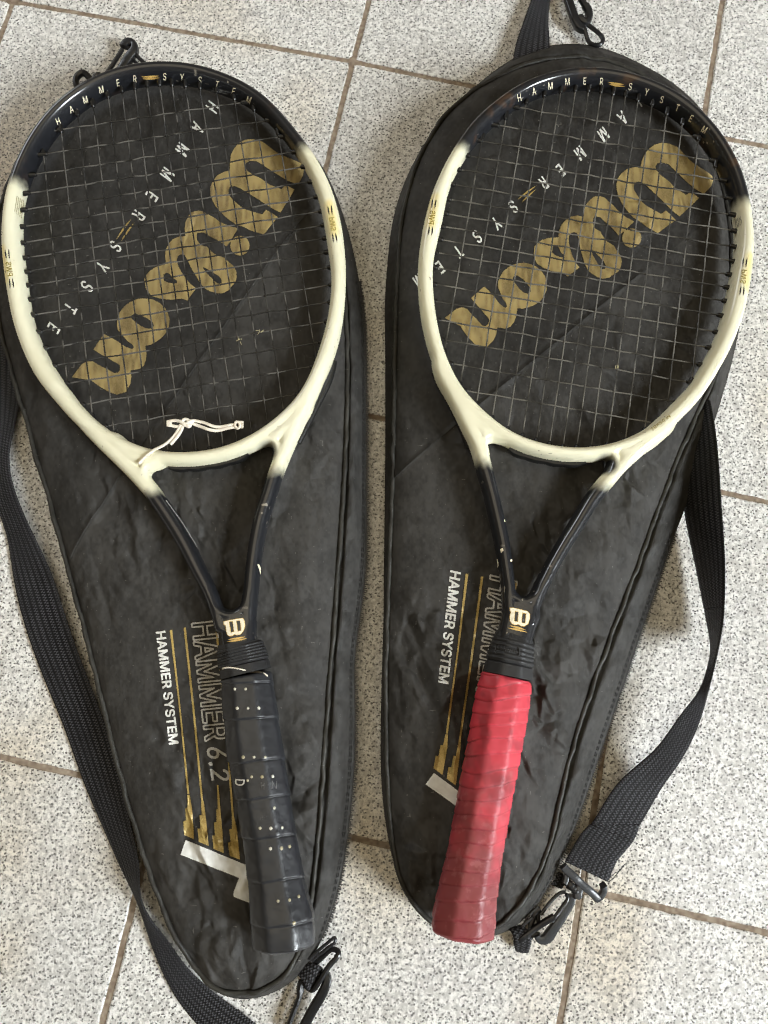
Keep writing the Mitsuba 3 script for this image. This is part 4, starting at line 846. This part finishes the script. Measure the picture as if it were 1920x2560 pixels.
mark(RR, 'emblem_slashes', RR.frame, unary_union([lens(*Z([(640, 720), (935, 798)], 1180, 1460, kb), -4.6), lens(*Z([(610, 758), (962, 838)], 1180, 1460, kb), -4.6)]), 'gold_line_mat', 4)

# lettering along the head
HL = [('H', 145, 303), ('A', 178, 273), ('M', 213, 249), ('M', 253, 223.5), ('E', 295, 206.5), ('R', 337, 196.5), ('S', 412, 191), ('Y', 455, 192.7), ('S', 500, 200), ('T', 543, 211), ('E', 584, 228), ('M', 622, 250)]
HR = [('H', 1298, 244), ('A', 1335, 228), ('M', 1376, 214), ('M', 1418.5, 203.5), ('E', 1462, 202), ('R', 1504, 203), ('S', 1576, 216), ('Y', 1617, 230), ('S', 1655, 248.5), ('T', 1694, 269), ('E', 1728, 296), ('M', 1761, 324)]
for R, HH, ctr, sl in ((LR, HL, (430, 640), ((353, 193.5), (398, 191))), (RR, HR, (1468, 640), ((1519, 206.5), (1562, 213)))):
    lt = []
    for ch, x, y in HH:
        up = np.array([x - ctr[0], y - ctr[1]]) * [.55, 1]
        mark(R, 'head_letter', R.frame, letter(ch, (x, y), up, 17.5, .62, False, .05).buffer(.15), 'emblem_mat', 5)
    mark(R, 'head_slashes', R.frame, unary_union([lens((sl[0][0], sl[0][1] - 2), (sl[1][0], sl[1][1] - 2), 5), lens((sl[0][0] + 2, sl[0][1] + 3), (sl[1][0] + 2, sl[1][1] + 3), 5)]), 'gold_line_mat', 5)
# side marks on the cream shoulders
def side_mark(R, a, b, flip):
    a, b = np.array(a, float), np.array(b, float); d = (b - a) / np.linalg.norm(b - a); n = np.array([-d[1], d[0]]); L = np.linalg.norm(b - a)
    bl = []
    for o in (-4.5, 4.5):
        for p, q in ((a + n * o, a + n * o * .8 + d * L * .27), (b + n * o, b + n * o * .8 - d * L * .27)): bl.append(lens(p, q, 3.6))
    mark(R, 'side_slashes', R.frame, unary_union(bl), 'black_ink_mat', 5)
    if flip: p0, p1, up = a + d * L * .68 - n * 7 * -1, a + d * L * .33 - n * 7 * -1, -n * 13
    else: p0, p1, up = a + d * L * .33 - n * 7 * 1, a + d * L * .68 - n * 7, n * 13
    mark(R, 'side_letters', R.frame, word('PWS', p0, p1, up, False).buffer(.3), 'ochre_ink_mat', 5)
side_mark(LR, (17.5, 622), (30, 722), True)
side_mark(LR, (824, 513), (838, 607), False)
side_mark(RR, (1087, 497), (1074, 590), True)
side_mark(RR, (1864, 643), (1853, 740), False)
# thin hatch where the black lacquer starts on one shoulder
mark(LR, 'hatching', LR.frame, unary_union([LineString([(42 + 4.2 * i, 492 + 2 * i), (36 + 4.2 * i, 530 + 4 * i)]).buffer(.45) for i in range(5)]), 'ochre_ink_mat', 6)
mark(RR, 'hatching', RR.frame, unary_union([LineString([(1838 + 3.4 * i, 548 - 1.5 * i), (1841 + 3.4 * i, 572 - 3 * i)]).buffer(.4) for i in range(5)]), 'black_ink_mat', 6)
mark(RR, 'small_letters', RR.frame, word('18x20 M', (1626, 1072), (1672, 1037), (5, 6), False), 'ochre_ink_mat', 4)
mark(LR, 'shaft_letters', LR.frame, LineString(Z([(1075, 755), (1180, 900), (1290, 1080), (1360, 1225)], 0, 960, kz)).buffer(.8), 'silver_ink_mat', 6, 'line of tiny silver lettering down the shaft')
mark(RR, 'paint_chip', RR.frame, unary_union([Polygon(Z(q, 940, 960, kz)) for q in ([(805, 1070), (822, 1062), (826, 1080), (812, 1096)], [(828, 880), (838, 880), (838, 894), (830, 895)], [(868, 1138), (880, 1136), (882, 1150), (870, 1152)], [(768, 1150), (790, 1132), (796, 1165), (788, 1220), (776, 1222), (782, 1185)])]), 'emblem_mat', 4)
mark(LR, 'paint_chip', LR.frame, Polygon(Z([(628, 30), (640, 60), (652, 110), (655, 60), (640, 25)], 400, 1400, kz)), 'emblem_mat', 4)

# black grommet strip under the bridge
for R, pts in ((LR, [(424, 1168), (450, 1172), (516, 1168), (574, 1157), (622, 1136)]), (RR, [(1272, 1122), (1290, 1134), (1326, 1146), (1384, 1158), (1442, 1161), (1462, 1157)])):
    c = curve(at(pts, ZR - .003), 70); k = np.linspace(0, 1, 70)
    add(R.key + '__throat_strip', sweep(c, .0016 + .0009 * np.abs(np.sin(k * 13)), .0034, 10, power=3), 'grommet_mat', smooth=40)
# bumper groove low on the outside of the cream shoulders
for R, pts in ((LR, [(838, 905), (822, 962), (797, 1012), (772, 1062), (748, 1108)]), (RR, [(1084, 935), (1104, 972), (1128, 1020), (1150, 1070), (1170, 1120)])):
    add(R.key + '__bumper_strip', sweep(curve(at(pts, ZR - .004), 50), .0014, .003, 8, power=3), 'grommet_mat', smooth=40)

# ------------------------------------------------------------------ cord knotted on the left racket's strings
kd = thing('knotted_cord', 'short white cord knotted across the lower strings of the left racket', 'cord')
zz = ZR + .0018
def strand(pts, z, r=.0013, n=90): return rodz(pts, 380, 1000, z, r, n=n)
add(kd + '__strand', strand([(1075, 318), (950, 338), (820, 345), (740, 320), (660, 290), (600, 277), (540, 266), (470, 290), (410, 320), (330, 345), (250, 328), (205, 305)], [zz, zz, zz, zz + .0012, zz, zz, zz + .0005, zz + .0022, zz + .001, zz, zz, zz]), 'cord_mat', smooth=True)
add(kd + '__strand', strand([(1075, 352), (950, 374), (810, 396), (720, 378), (620, 340), (530, 305), (470, 262), (430, 248), (395, 275), (420, 320), (470, 335), (500, 300), (480, 265)], [zz, zz, zz, zz + .0012, zz, zz, zz + .0015, zz + .002, zz + .0022, zz + .0025, zz + .002, zz + .0005, zz]), 'cord_mat', smooth=True)
add(kd + '__strand', strand([(205, 285), (260, 268), (330, 268), (390, 290), (430, 320), (470, 345), (500, 320)], [zz, zz + .001, zz + .0018, zz + .0024, zz + .002, zz + .001, zz]), 'cord_mat', smooth=True)
add(kd + '__tail', strand([(405, 312), (385, 380), (345, 450), (295, 515), (242, 578)], [zz + .001, zz, zz, zz, zz], .0013), 'cord_mat', smooth=True)
add(kd + '__tail', rod(Z([(370, 318), (340, 385), (290, 460), (220, 535), (130, 598), (40, 640)], 380, 1000, .1929) + [(374, 1133), (362, 1143), (347, 1160)], [zz + .002, zz, zz, zz, zz + .002, ZR + .009, ZR + .0125, ZR + .0125, ZR + .0125], .00115, n=110), 'cord_mat', smooth=True)
add(kd + '__end_knot', join(strand([(1085, 350), (1075, 310), (1095, 282), (1130, 300), (1135, 350), (1110, 368), (1090, 340)], zz + .0012, .0011, 60), *[strand([(1125, y), (1160, y - 2), (1185, y + 2)], zz + .0008, .0012, 14) for y in (290, 322, 350)]), 'cord_mat', smooth=True)
add(kd + '__tie', join(*[strand([(195, y), (215, y + 8), (250, y + 6)], zz + .001, .0012, 14) for y in (275, 300, 322)]), 'cord_mat', smooth=True)

# ------------------------------------------------------------------ bits of dry grass caught in the strings
for nm, (x, y, s) in enumerate(((600, 850, 1.0), (650, 830, .8), (1543, 920, 1.0))):
    rg = np.random.default_rng(40 + nm); bl = []
    for i in range(5):
        a = rg.uniform(0, 2 * np.pi); q = np.array([x, y]) + 3 * rg.normal(size=2); dd = np.array([math.cos(a), math.sin(a)]) * rg.uniform(5, 11) * s
        bl.append(rod([q, q + dd * .5 + rg.normal(size=2), q + dd], ZR + .001, .00022, 5, 8))
    lab = ['wisp of dry grass caught in a main string of the left racket', 'wisp of dry grass caught on a cross string of the left racket', 'wisp of dry grass caught in the strings of the right racket'][nm]
    add('dry_grass', join(*bl), 'straw_mat', label=lab, cat='grass blade')
